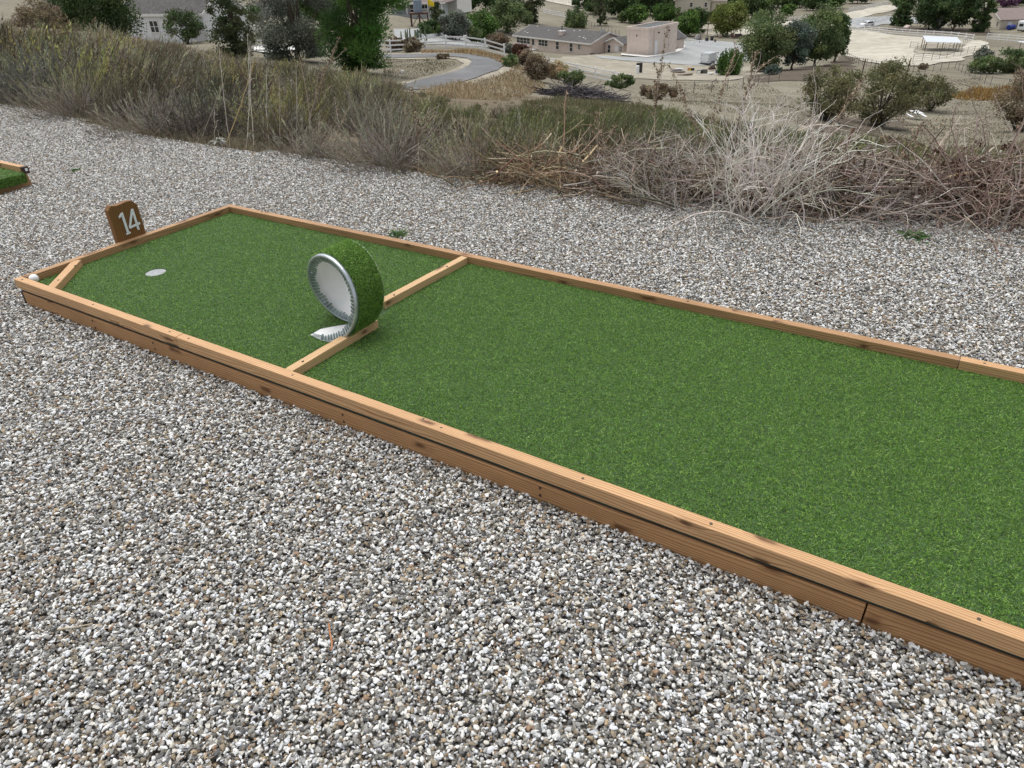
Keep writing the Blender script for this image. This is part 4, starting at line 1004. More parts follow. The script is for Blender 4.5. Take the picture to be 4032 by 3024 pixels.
def small_stuff():
    rg = np.random.default_rng(75)
    for px, py, s, lab in [(3605, 935, .085, 'small green weed growing in the gravel at the right'), (1570, 925, .07, 'small flat green weed in the gravel behind the far rail'), (2675, 800, .06, 'tiny green weed at the foot of the branch heap'), (300, 672, .045, 'sparse green weed in the gravel beside the second lane'), (3320, 855, .05, 'yellowish weed at the gravel edge by the heap')]:
        c = on_plane(px, py, 2, GZ+.004); n = 90; a = rg.uniform(0, 6.28, n); D = np.stack([np.cos(a), np.sin(a), rg.uniform(.05, .9, n)], -1); D = unit(D)
        P = strokes(rg, np.tile(c, (n, 1))+rg.normal(0, s*.25, (n, 3))*np.array([1, 1, .1]), D, rg.uniform(.3, 1, n)*s, np.full(n, s*.16), np.tile([0, 0, -.2], (n, 1)), 3, cvar(rg, n, [(.10, .19, .07), (.15, .24, .10), (.08, .15, .05)], .15))
        plant('weed', P, c, lab, 'weed', 'weeds in the gravel', mat='leaf', part='leaves')
    def twig(pts, r_, col, lab):
        P = np.array([on_plane(x, y, 2, GZ+.012) for x, y in pts]); t = np.linspace(0, len(P)-1, 9); i0 = np.minimum(t.astype(int), len(P)-2); f = (t-i0)[:, None]; Q = P[i0]*(1-f)+P[i0+1]*f
        for _ in range(2): Q[1:-1] = (Q[:-2]+Q[1:-1]*2+Q[2:])/4
        V, F, C = tubes(Q[None], np.full((1, 9), r_), np.array([col]), 6); o = np_mesh('twig', V, F, M['twig'], None, C); props(o, lab, 'twig', 'twigs lying on the gravel')
    twig([(1294, 2455), (1300, 2500), (1310, 2535), (1303, 2560)], .0022, (.42, .19, .09), 'curved reddish twig on the gravel in the foreground')
    twig([(225, 2478), (300, 2470), (365, 2455)], .0016, (.48, .40, .27), 'thin straw lying on the foreground gravel at the left')
    twig([(1995, 757), (2040, 758), (2075, 756)], .0035, (.58, .47, .30), 'short pale straw on the gravel below the tan heap')
    twig([(2205, 755), (2225, 790), (2250, 820)], .0030, (.13, .10, .07), 'thin dark twig reaching from the heap onto the gravel')
    # loose clods of brown soil at the foot of the heaps
    for i, (x, y, s) in enumerate([(2330, 800, .05), (2480, 812, .08), (2760, 838, .10), (2880, 846, .12), (3010, 858, .13), (3120, 868, .09), (3250, 878, .08), (3660, 892, .06)]):
        pass
    n = 1500; px = np.concatenate([rg.uniform(2250, 3300, n-400), rg.uniform(3300, 4032, 400)]); X = np.empty(n); Y = np.empty(n)
    for i in range(n):
        P = on_plane(px[i], 800+(px[i]-2250)*.075+rg.normal(0, 4), 2, -.15); X[i], Y[i] = P[0], edge_y(P[0])+rg.normal(.04, .07)
    B = np.stack([X, Y, height(X, Y)+rg.uniform(0, .05, n)], -1); V, F, C = leaves(rg, B, rg.uniform(.01, .035, n), cvar(rg, n, [(.36, .25, .14), (.28, .19, .10), (.44, .33, .20)], .15)); 
    n2 = 1200; i2 = rg.integers(0, n, n2); D = unit(rg.normal(size=(n2, 3))+np.array([0, 0, .3])); S = strokes(rg, B[i2], D, rg.uniform(.02, .09, n2), np.full(n2, .0022), np.tile([0, 0, -.2], (n2, 1)), 2, cvar(rg, n2, DRY, .2))
    V, F, C = join([(V, F, C), S]); o = np_mesh('plant_litter', V, F, M['twig'], None, C); props(o, 'brown crumbled straw and soil along the foot of the branch heaps', 'litter', None, 'stuff')
small_stuff()
# ================================================================== TREES
PALT = {
 'dense': [(.070, .115, .042), (.050, .085, .034), (.10, .15, .052)],
 'bright': [(.085, .16, .035), (.065, .125, .03), (.11, .19, .045)],
 'pine': [(.075, .16, .035), (.05, .115, .03), (.105, .20, .045)],
 'grey': [(.165, .185, .145), (.12, .14, .105), (.23, .25, .21)],
 'gum': [(.095, .125, .055), (.12, .14, .07), (.07, .09, .045)],
 'pepper': [(.14, .19, .08), (.105, .15, .065), (.19, .24, .10)],
 'blue': [(.13, .17, .135), (.10, .135, .11), (.16, .20, .16)],
 'mesq': [(.165, .17, .08), (.13, .135, .068), (.21, .205, .105)],
 'brown': [(.24, .19, .125), (.17, .13, .085), (.28, .23, .16)],
 'red': [(.13, .065, .045), (.10, .055, .04), (.16, .10, .06)],
 'feather': [(.17, .20, .05), (.13, .16, .04), (.20, .23, .07)],
 'purple': [(.17, .085, .16), (.13, .065, .12), (.21, .12, .20)],
 'straw': DRY,
 'palm': [(.10, .14, .04), (.16, .19, .06), (.07, .10, .03)],
}
BARK = [(.10, .08, .065), (.075, .06, .05), (.13, .105, .085)]
_trs = [0]
def tree(px, py, z, wpx, hpx, kind, label, shape='round', cat='tree', name='tree', group=None, trunk=.0, leaf=None, dens=1.0, bark=None, clear=.03, snap=True):
    _trs[0] += 1; rg = np.random.default_rng(900+_trs[0])
    wpx *= 1.18 if name != 'shrub' else 1.1
    c = base(px, py, z) if snap else at(px, py, z); zz = depth(c); s = zz/FPX; Wd, H = wpx*s, hpx*s*1.02
    lf = leaf or max(.06, zz*.0021); e = empty(name, c, label, cat, group)
    # clump centres
    nc = {'round': 70, 'weep': 80, 'gum': 90, 'cone': 150, 'mesq': 60, 'shrub': 40, 'up': 50}.get(shape, 46)
    u_ = unit(rg.normal(size=(nc, 3))); rad = rg.uniform(.35, 1, nc)**.55; q = u_*rad[:, None]
    cz0 = H*clear; CH = H-cz0
    if shape == 'cone':
        hh = rg.uniform(0, 1, nc)**.9; rr_ = (1-hh*.55)*rg.uniform(.45, 1, nc)*rg.choice([1, 1, .8], nc); aa = rg.uniform(0, 6.28, nc)
        K = np.stack([np.cos(aa)*rr_*Wd*.47, np.sin(aa)*rr_*Wd*.44, cz0+hh*CH*.93], -1)
    elif shape == 'up':
        hh = rg.uniform(0, 1, nc); rr_ = np.sqrt(np.clip(np.sin(np.clip(hh, .08, .97)*np.pi), 0, 1))*rg.uniform(.3, 1, nc); aa = rg.uniform(0, 6.28, nc)
        K = np.stack([np.cos(aa)*rr_*Wd*.42, np.sin(aa)*rr_*Wd*.42, cz0+hh*CH*.95], -1)
    elif shape == 'gum':
        hh = rg.uniform(0, 1, nc); aa = rg.uniform(0, 6.28, nc); rr_ = rg.uniform(.15, 1, nc)*(.6+.4*np.sin(hh*3.1))
        K = np.stack([np.cos(aa)*rr_*Wd*.42, np.sin(aa)*rr_*Wd*.42, cz0+hh*CH], -1)
    else:
        K = q*np.array([Wd*.42, Wd*.42, CH*.44]); K[:, 2] += cz0+CH*.50
        if shape in ('shrub', 'mesq'): K[:, 2] = np.maximum(K[:, 2], H*.10)
    csz = {'round': .17, 'weep': .13, 'gum': .13, 'cone': .12, 'mesq': .15, 'shrub': .20, 'up': .15}.get(shape, .16)*min(Wd, H*1.2)
    area = wpx*hpx/15.5; nl = int(np.clip(area*(2.6 if shape in ('gum', 'mesq') else 6.5)*dens, 400, 42000)); ki = rg.integers(0, nc, nl)
    kr = rg.uniform(.6, 1.35, nc)
    Q = K[ki]+unit(rg.normal(size=(nl, 3)))*(rg.uniform(0, 1, (nl, 1))**.6*csz*kr[ki][:, None])*np.array([1, 1, .75])
    if shape == 'weep':
        dr = rg.uniform(0, 1, nl)**1.5*CH*.32; Q[:, 2] -= dr
        Q[:, :2] += (K[ki][:, :2]-0)*.10
    Q[:, 2] = np.maximum(Q[:, 2], .03*H)
    kc = cvar(rg, nc, PALT[kind], .16)[ki]*(1+rg.normal(0, .16, (nl, 1)))
    if shape == 'weep':
        D = np.tile([0, 0, -1.], (nl, 1))+rg.normal(0, .55, (nl, 3)); V, F, C = strokes(rg, Q, unit(D), rg.uniform(.8, 1.8, nl)*lf, np.full(nl, lf*.6), np.zeros((nl, 3)), 1, np.clip(kc, .01, .9))
    elif kind == 'pine':
        D = unit(Q-K[ki])*.7+rg.normal(0, .4, (nl, 3))+np.array([0, 0, .5]); V, F, C = strokes(rg, Q, unit(D), rg.uniform(1.1, 2.6, nl)*lf, np.full(nl, lf*.48), np.zeros((nl, 3)), 1, np.clip(kc, .01, .9))
    else: V, F, C = leaves(rg, Q, rg.uniform(.7, 1.5, nl)*lf*1.2, np.clip(kc, .01, .9))
    np_mesh('crown', V+c, F, M['leaf'], e, C)
    # trunk and limbs
    tr = trunk or max(.05, H*.022); bk = np.array(bark or BARK[_trs[0] % 3]); nlb = min(nc, 16 if shape != 'mesq' else 26)
    fork = np.array([0, 0, H*(clear+.10 if shape not in ('cone', 'gum') else .9)])
    if shape in ('cone', 'gum'):
        tp = np.linspace(0, 1, 8)[:, None]*fork; tp[1:, :2] += np.cumsum(rg.normal(0, H*.006, (7, 2)), 0)
        parts = [tubes((tp+c)[None], np.linspace(tr, tr*.3, 8)[None], bk[None], 8)]
        li = rg.choice(nc, nlb, replace=False); st = np.clip(K[li, 2]/fork[2]-.08, .05, .95); S = np.stack([np.interp(st, np.linspace(0, 1, 8), tp[:, j]) for j in range(3)], -1)
    elif shape in ('mesq', 'shrub'):
        parts = []; li = rg.choice(nc, nlb, replace=False); S = np.zeros((nlb, 3)); S[:, :2] = rg.normal(0, Wd*.02, (nlb, 2)); S[:, 2] = -.05
    else:
        tp = np.linspace(0, 1, 5)[:, None]*fork+np.array([0, 0, -.1]); tp[1:, :2] += np.cumsum(rg.normal(0, H*.008, (4, 2)), 0)
        parts = [tubes((tp+c)[None], np.linspace(tr*1.2, tr*.8, 5)[None], bk[None], 8)]; li = rg.choice(nc, nlb, replace=False); S = np.tile(tp[-1], (nlb, 1))
    t = np.linspace(0, 1, 6)[None, :, None]; E = K[li]; P = S[:, None]*(1-t)+E[:, None]*t; P[:, :, 2] += np.sin(t[..., 0]*np.pi)*H*.03; P[:, 1:-1] += rg.normal(0, H*.012, (nlb, 4, 3))
    lr = tr*(.55 if shape != 'mesq' else .6); parts.append(tubes(P+c, np.linspace(lr, lr*.22, 6)[None]*rg.uniform(.6, 1.1, (nlb, 1)), np.tile(bk, (nlb, 1)), 5))
    if shape == 'mesq':     # fine outer twigs
        n2 = 260; kk = rg.integers(0, nc, n2); D = unit(K[kk]-np.array([0, 0, H*.2]))+rg.normal(0, .4, (n2, 3)); P2 = polyline(rg, K[kk]*.85+c, D, rg.uniform(.1, .3, n2)*Wd, 5, .15)
        parts.append(tubes(P2, np.linspace(1, .4, 5)[None]*np.full((n2, 1), max(.008, lf*.10)), np.tile(bk*1.2, (n2, 1)), 3))
    V, F, C = join(parts); np_mesh('trunk', V, F, M['twig'], e, C)
    return e
TREES = [
 (390, 160, 55, 330, 270, 'dense', 'dark bushy tree rising behind the brush, left of the white house roof', 'round'),
 (150, 60, 48, 190, 160, 'brown', 'grey-brown leafless shrubby tree at the top left corner', 'mesq'),
 (738, 172, 76, 150, 125, 'dense', 'small dark tree standing before the white house wall', 'mesq'),
 (945, 235, 42, 200, 440, 'gum', 'tall tree with a straight bare trunk and thin foliage beside the white gable', 'gum', 'tree', 'tree', None, .15, .075, .9),
 (1175, 240, 60, 350, 470, 'grey', 'large grey-green tree between the white gable and the bright pine', 'up'),
 (1435, 292, 47, 320, 560, 'pine', 'bright green pine, the largest tree behind the brush', 'up', 'tree', 'tree', None, 0, .17, 1.0),
 (1290, 150, 95, 200, 260, 'dense', 'dark tree filling the gap behind the grey-green tree and the pine', 'round'),
 (1105, 62, 150, 190, 60, 'bright', 'low green hedge-like tree far behind the tall bare trunk', 'round'),
 (1000, 92, 130, 110, 62, 'bright', 'rounded green bush behind the small wire fence', 'round'),
 (1728, 112, 128, 60, 90, 'gum', 'slim green tree behind the wooden water tower, right of the flag pole', 'up'),
 (1795, 158, 116, 120, 105, 'grey', 'round olive-grey tree behind the white planter wall', 'round'),
 (1752, 108, 150, 60, 62, 'pepper', 'small olive tree behind the round grey one', 'up'),
 (1700, 142, 104, 95, 58, 'dense', 'low spreading juniper next to the cactus clump', 'round'),
 (1838, 120, 150, 62, 78, 'bright', 'yellow-green pair of upright bushes behind the dark round tree', 'up'),
 (1905, 168, 112, 115, 115, 'bright', 'rich green round tree at the bend of the white fence', 'round'),
 (1868, 170, 114, 60, 60, 'pepper', 'small olive bush between the grey tree and the rich green one', 'round'),
 (2000, 128, 158, 120, 125, 'pepper', 'green tree with a visible trunk left of the long roof', 'round'),
 (1945, 52, 215, 100, 85, 'dense', 'dark round-topped tree at the upper edge above the rich green tree', 'round'),
 (1850, 45, 230, 80, 70, 'dense', 'dark tree at the upper edge above the water tower flag', 'round'),
 (2092, 92, 190, 105, 150, 'gum', 'tall dark gum-like tree behind the long roof', 'up'),
 (2075, 100, 176, 48, 50, 'pepper', 'small olive tree in front of the tall dark one', 'round'),
 (2266, 108, 186, 84, 76, 'pepper', 'weeping green tree right behind the middle of the long roof', 'weep'),
 (2363, 100, 196, 74, 150, 'gum', 'tree with a tall pale trunk behind the roof ridge', 'gum'),
 (2335, 55, 225, 80, 50, 'dense', 'dark shrub at the far fence corner', 'round'),
 (2300, 30, 290, 110, 50, 'dense', 'dark tree at the top edge over the pale lot', 'round'),
 (2395, 40, 285, 120, 60, 'dense', 'dark tree at the top edge left of the very dark one', 'round'),
 (2500, 42, 290, 150, 90, 'dense', 'tall dark tree at the top edge behind the lime tree', 'round'),
 (2620, 40, 290, 130, 80, 'dense', 'tall dark tree at the top edge left of the red roof', 'round'),
 (2885, 60, 262, 90, 80, 'dense', 'dark tree between the red roof and the huge round tree', 'round'),
 (3060, 30, 300, 110, 60, 'dense', 'dark tree at the top edge behind the small yellow-green bush', 'round'),
 (3180, 20, 310, 100, 50, 'pepper', 'olive tree at the top edge in the row above the dirt road', 'round'),
 (2438, 72, 222, 110, 110, 'dense', 'very dark tree behind the junction of the pink houses', 'round'),
 (2450, 88, 200, 44, 38, 'pepper', 'small grey-green tree against the dark row', 'round'),
 (2505, 92, 184, 88, 66, 'bright', 'bright lime round tree above the pink house gable', 'round'),
 (2560, 60, 228, 120, 110, 'dense', 'dark tree in the row behind the lime tree', 'round'),
 (2610, 92, 188, 96, 72, 'bright', 'second bright round tree, above the flat garage roof', 'round'),
 (2668, 52, 240, 110, 100, 'dense', 'dark tree in the row left of the red-roofed house', 'round'),
 (2668, 98, 196, 34, 58, 'pepper', 'slender olive tree between the two bright round ones', 'up'),
 (2706, 142, 168, 88, 92, 'bright', 'bright round tree on a thin trunk right of the garage', 'round'),
 (2745, 118, 188, 70, 84, 'dense', 'dark green tree touching the bright one right of the garage', 'round'),
 (2796, 92, 205, 48, 44, 'dense', 'small dark tree below the red-roofed house', 'round'),
 (2862, 142, 164, 122, 126, 'feather', 'airy yellow-green tree on a forked trunk by the grey gravel yard', 'round'),
 (2828, 30, 250, 60, 46, 'dense', 'dark shrub beside the red-tiled roof', 'round'),
 (2985, 78, 214, 150, 112, 'dense', 'huge dark round tree above the dirt road', 'round'),
 (3100, 62, 225, 62, 42, 'bright', 'small yellow-green bush beside the huge dark tree', 'round'),
 (3125, 30, 262, 100, 70, 'dense', 'dark tree at the top edge right of the huge round one', 'round'),
 (3200, 42, 255, 90, 70, 'dense', 'dark spreading tree above the low road fence', 'round'),
 (3282, 34, 262, 80, 80, 'bright', 'greener tree on a trunk above the end of the low road fence', 'round'),
 (3375, 14, 300, 120, 60, 'dense', 'dark tree at the top edge over the upper road fence', 'round'),
 (3010, 282, 106, 190, 215, 'pepper', 'dark pepper tree, leftmost of the clump on the bank', 'round'),
 (3118, 276, 108, 115, 190, 'blue', 'blue-grey tree in the middle of the clump on the bank', 'round'),
 (3205, 262, 112, 165, 215, 'pepper', 'bright green weeping pepper tree in the clump on the bank', 'round'),
 (3285, 246, 118, 80, 190, 'dense', 'tall narrow dark tree at the right end of the clump on the bank', 'round'),
 (2865, 298, 110, 96, 104, 'bright', 'feathery green willow-like shrub right of the white trailer', 'weep'),
 (3545, 102, 232, 78, 80, 'dense', 'dark conifer beyond the white car', 'cone'),
 (3560, 40, 290, 110, 80, 'dense', 'dark tree at the top edge above the conifer', 'round'),
 (3655, 116, 222, 125, 140, 'dense', 'broad dark pine behind the white rail fence', 'round'),
 (3690, 118, 212, 52, 62, 'grey', 'small pale grey-leaved tree in front of the dark pines', 'round'),
 (3752, 120, 218, 125, 150, 'dense', 'second broad dark pine, right of the pale grey tree', 'round'),
 (3848, 128, 205, 84, 150, 'dense', 'dark upright tree just left of the house with the brown roof', 'up'),
 (3960, 28, 285, 84, 46, 'purple', 'purple-leaved tree behind the brown roof', 'round'),
 (4012, 22, 290, 50, 50, 'dense', 'dark tree right of the purple one', 'round'),
 (3860, 262, 118, 70, 74, 'grey', 'thin grey shrub right of the corral at the pale yard', 'mesq'),
 (3870, 288, 108, 110, 62, 'pepper', 'green bush spreading before the corral fence at the right', 'shrub'),
 (3985, 286, 104, 150, 90, 'pepper', 'larger green bush at the right edge below the brown-roofed house', 'shrub'),
 (3252, 476, 74, 215, 205, 'mesq', 'low dark thorn tree, left of the three in the dry field', 'mesq'),
 (3452, 500, 70, 270, 240, 'mesq', 'broad thorn tree in the middle of the dry field', 'mesq'),
 (3660, 437, 86, 145, 125, 'mesq', 'smaller thorn tree fanning from its base, above the picnic table', 'mesq'),
 (4010, 520, 58, 230, 240, 'brown', 'bare brownish thorn tree cut by the right edge', 'mesq'),
]
for r_ in TREES: tree(*r_)
SHR = [
 (1560, 200, 82, 80, 46, 'red', 'reddish brown shrub at the left end of the white driveway fence'),
 (1622, 204, 80, 92, 50, 'brown', 'brown shrub in front of the first panels of the driveway fence'),
 (1745, 232, 70, 62, 20, 'brown', 'low brown weed patch beside the driveway'),
 (1962, 198, 90, 100, 62, 'brown', 'brown shrub beyond the descending end of the driveway fence'),
 (2008, 212, 84, 66, 36, 'grey', 'grey-green shrub where the driveway fence ends'),
 (2048, 228, 80, 64, 52, 'red', 'dark red shrub in front of the pink house'),
 (2010, 264, 66, 64, 46, 'pepper', 'dull green shrub right of the driveway bend'),
 (2078, 268, 64, 72, 66, 'brown', 'brown shrub on the mound above the charred sticks'),
 (2118, 322, 54, 104, 100, 'brown', 'tall dark-brown shrub in the middle of the dry mound'),
 (2190, 310, 60, 90, 60, 'straw', 'straw-coloured shrub beside the right white fence'),
 (2440, 350, 70, 120, 52, 'pepper', 'dull green scrub below the end of the right white fence'),
 (2250, 335, 62, 110, 56, 'pepper', 'green scrub in front of the right white fence'),
 (2590, 392, 52, 170, 56, 'brown', 'rusty brown scrub at the rim of the slope'),
 (3560, 640, 22, 190, 74, 'brown', 'dark brown shrub on the slope above the branch heap'),
 (3500, 596, 34, 120, 60, 'brown', 'greyish shrub left of the dark brown one on the slope'),
 (3300, 620, 24, 120, 66, 'brown', 'dusky shrub behind the bleached branches'),
 (3855, 268, 110, 40, 36, 'brown', 'tumbleweed-like bush caught on the corral fence'),
 (3632, 274, 112, 36, 24, 'brown', 'small tumbleweed-like bush by the corral gate'),
 (2625, 205, 146, 28, 34, 'pepper', 'shrub beside the garage door under the tall seed pods'),
 (2645, 178, 160, 30, 30, 'dense', 'shrub at the far end of the garage wall'),
 (2740, 132, 178, 90, 16, 'dense', 'low dark planting by the white concrete edge'),
 (3040, 296, 100, 70, 36, 'blue', 'blue-grey seedling bush under the pepper trees'),
]
for px, py, z, w_, h_, k, lab in SHR: tree(px, py, z, w_, h_, k, lab, 'shrub', 'shrub', 'shrub', 'shrubs in the valley', clear=0.0, dens=1.2)
# palm-like spiky plant near the left white fence
def spiky(px, py, z, s, lab, n=46, pal='palm', name='spiky_palm', cat='palm'):
    rg = np.random.default_rng(px); c = base(px, py, z); a = rg.uniform(0, 6.28, n); el = rg.uniform(.1, 1.4, n); D = np.stack([np.cos(a)*np.cos(el), np.sin(a)*np.cos(el), np.sin(el)], -1)
    P = strokes(rg, np.tile(c+np.array([0, 0, s*.25]), (n, 1)), D, rg.uniform(.6, 1, n)*s, np.full(n, s*.12), np.tile([0, 0, -.35], (n, 1)), 4, cvar(rg, n, PALT[pal], .15))
    plant(name, P, c, lab, cat, None, 'leaf', 'fronds', [('trunk', tubes(np.stack([c, c+np.array([0, 0, s*.3])])[None], np.full((1, 2), s*.12), np.array([[.12, .09, .06]]), 8), 'twig')])
spiky(1018, 152, 84, 1.1, 'spiky green cycad by the stone pier of the left white fence')
# cactus clump by the water tower
def cactus():
    rg = np.random.default_rng(5); c = base(1640, 158, 100); n = 22; B = np.tile(c, (n, 1))+np.stack([rg.normal(0, 1.2, n), rg.normal(0, .7, n), np.zeros(n)], -1)
    P = np.stack([B, B+np.stack([rg.normal(0, .08, n), rg.normal(0, .08, n), rg.uniform(.7, 1.7, n)], -1)], 1); P = np.concatenate([P[:, :1], (P[:, :1]+P[:, 1:])/2, P[:, 1:]], 1)
    plant('cactus_clump', tubes(P, np.tile([.11, .12, .07], (n, 1)), cvar(rg, n, [(.16, .19, .12), (.12, .15, .10)], .1), 8), c, 'clump of upright columnar cactus below the water tower', 'cactus', part='columns')
cactus()
# dry grass on the mound, hedge, charred sticks
def field_grass():
    rg = np.random.default_rng(81); parts = []
    def zone(poly, n, L, cols, wd=.0009):
        px = [p_[0] for p_ in poly]; py = [p_[1] for p_ in poly]; X = rg.uniform(min(px), max(px), n*3); Y = rg.uniform(min(py), max(py), n*3); k = point_in(poly, X, Y); X, Y = X[k][:n], Y[k][:n]
        W_ = [hit(*p_)[:2] for p_ in poly]; xs = [p_[0] for p_ in W_]; ys = [p_[1] for p_ in W_]
        x = rg.uniform(min(xs), max(xs), n*8); y = rg.uniform(min(ys), max(ys), n*8); k = point_in(W_, x, y); x, y = x[k][:n], y[k][:n]; n_ = len(x)
        zz = height(x, y); B = np.stack([x, y, zz], -1); d = (B-CAM)@FW; cl = .75+.5*np.sin(x*.9)*np.cos(y*.8)
        D = unit(np.stack([rg.normal(0, .45, n_), rg.normal(0, .45, n_), np.ones(n_)], -1))
        parts.append(strokes(rg, B, D, rg.uniform(.4, 1.2, n_)*L*cl, np.maximum(d*wd, .004), rg.normal(0, .2, (n_, 3)), 2, cvar(rg, n_, cols, .16)))
    zone([(1640, 352), (1850, 325), (1990, 290), (2040, 262), (2110, 300), (2150, 340), (2080, 380), (1900, 395), (1700, 385)], 7000, .42, [(.46, .37, .23), (.38, .30, .18), (.52, .44, .30), (.30, .22, .14)])
    zone([(1660, 205), (1760, 200), (1900, 206), (2000, 232), (2050, 262), (1990, 262), (1930, 232), (1820, 214), (1660, 212)], 3500, .40, [(.48, .38, .22), (.40, .30, .17), (.36, .24, .14)])
    zone([(1510, 232), (1690, 236), (1790, 240), (1800, 262), (1700, 292), (1600, 315), (1510, 300)], 2600, .16, [(.26, .21, .14), (.20, .17, .11), (.15, .19, .10), (.33, .26, .18)])
    zone([(2060, 400), (2300, 380), (2550, 420), (2700, 480), (2600, 640), (2200, 560), (2050, 480)], 9000, .26, [(.17, .17, .09), (.21, .18, .11), (.13, .14, .07)])
    zone([(2700, 470), (3300, 620), (3700, 590), (4032, 560), (4100, 700), (3500, 740), (2800, 640)], 9000, .34, [(.28, .24, .17), (.22, .185, .13), (.20, .19, .12), (.34, .29, .20)])
    zone([(2640, 330), (3000, 325), (3140, 400), (3560, 560), (4032, 540), (4032, 400), (3700, 380), (3500, 330), (3900, 300), (3400, 520), (2900, 450), (2640, 400)], 16000, .13, [(.30, .275, .20), (.36, .33, .25), (.20, .18, .13), (.24, .24, .15)], .0012)
    for q in ([(3330, 140), (3480, 146), (3560, 158), (3420, 168), (3330, 158)], [(3480, 186), (3560, 196), (3590, 212), (3530, 206)], [(3300, 192), (3360, 196), (3350, 204), (3300, 203)], [(3400, 228), (3500, 230), (3520, 240), (3410, 240)]): zone(q, 900, .10, [(.13, .17, .075), (.18, .21, .10), (.24, .24, .14)], .0012)
    zone([(3720, 380), (3830, 352), (4050, 345), (4050, 392), (3800, 398)], 4500, .55, [(.34, .20, .06), (.28, .17, .06), (.40, .26, .10), (.24, .19, .08)])
    n = 9000; x = rg.uniform(-9, 1.9, n); y = edge_y(x)+np.abs(rg.normal(0, .22, n))-.02; B = np.stack([x, y, height(x, y)], -1)
    D = unit(np.stack([rg.normal(0, .7, n), rg.normal(-.1, .7, n), np.ones(n)], -1)); parts.append(strokes(rg, B, D, rg.uniform(.03, .2, n), np.full(n, .0035), rg.normal(0, .3, (n, 3)), 2, cvar(rg, n, [(.24, .20, .14), (.17, .14, .10), (.33, .28, .20), (.20, .20, .11)], .2)))
    V, F, C = join(parts); o = np_mesh('dry_grass', V, F, M['twig'], None, C); props(o, 'dry straw-coloured grass on the mound and in the valley', 'grass', None, 'stuff')
    parts.clear()
    c = base(2285, 385, 47); n = 1100; a = rg.uniform(0, 6.28, n); r_ = np.sqrt(rg.uniform(0, 1, n)); B = np.stack([c[0]+np.cos(a)*r_*2.9+0, c[1]+np.sin(a)*r_*2.6, np.zeros(n)], -1); B[:, 2] = height(B[:, 0], B[:, 1])+rg.uniform(0, .42, n)*(1-r_**2)
    B[:, 2] += .35*(1-r_); D = rg.normal(size=(n, 3))*np.array([1, 1, .12]); P = polyline(rg, B, D, rg.uniform(.5, 1.6, n), 4, .08); V, F, C = tubes(P, np.full((n, 4), .022), cvar(rg, n, [(.055, .05, .055), (.085, .078, .082), (.035, .03, .032), (.13, .115, .115)], .2), 3)
    plant('stick_pile', (V, F, C), c, 'charcoal-dark heap of old sticks on the mound below the white fence', 'brush pile', part='sticks')
field_grass()
# ================================================================== BUILDINGS
M['stucco'] = simple('pink_stucco', (.68, .575, .51), .9, .07, 1.2, .15, bd=.03)
M['stuccow'] = simple('white_stucco', (.72, .73, .74), .9, .03, 1.5, .1, bd=.02)
M['cream'] = simple('cream_wall', (.60, .55, .45), .9, .05, 1.5, .1, bd=.02)
M['shingle'] = simple('grey_shingles', (.10, .094, .092), .95, .25, 2.6, .4, bd=.04)
M['shingleb'] = simple('brown_shingles', (.23, .185, .17), .95, .15, 2.2, .4, bd=.04)
M['tile'] = simple('red_roof_tiles', (.34, .13, .095), .9, .2, 3, .4, bd=.04)
M['roll'] = simple('rolled_roofing', (.095, .105, .11), .9, .1, 2, .1)
M['trim'] = simple('white_trim', (.74, .73, .70), .7, .03, 2, 0)
M['vinyl'] = simple('white_rails', (.80, .81, .82), .5, .03, 2, 0)
m, t, b = new_mat('window_glass'); b.inputs['Base Color'].default_value = (.03, .035, .04, 1); b.inputs['Roughness'].default_value = .12; M['glass'] = m
M['black'] = simple('black_plastic', (.02, .02, .022), .5, .1, 6, 0)
M['rust'] = simple('rusty_timber', (.10, .05, .035), .85, .2, 4, .1)
M['greymetal'] = simple('grey_metal', (.42, .44, .46), .45, .08, 4, .05, .4)
M['tankblue'] = simple('tank_blue_grey', (.20, .25, .31), .6, .12, 3, .05)
M['bluep'] = simple('blue_plastic', (.02, .045, .26), .5, .1, 3, 0)
M['steelroof'] = simple('corrugated_roof', (.62, .66, .70), .4, .05, 3, .05, .3)
M['yellow'] = simple('yellow_cloth', (.80, .58, .02), .7, .06, 3, 0)
M['redc'] = simple('red_cloth', (.5, .03, .04), .7, .05, 3, 0)
M['carw'] = simple('white_paint', (.78, .79, .81), .25, .02, 2, 0)
M['rock'] = simple('grey_rock', (.24, .225, .21), .9, .2, 1.5, .3, bd=.05)
M['log'] = simple('old_logs', (.20, .15, .12), .9, .2, 3, .2)
def wall_s(A, B, px):
    lo, hi = 0.0, 1.0
    def fx(s): P = A*(1-s)+B*s-CAM; return 2016+FPX*(P@RT)/(P@FW)
    up_ = fx(1) > fx(0)
    for _ in range(40):
        mid = (lo+hi)/2
        if (fx(mid) < px) == up_: lo = mid
        else: hi = mid
    return lo
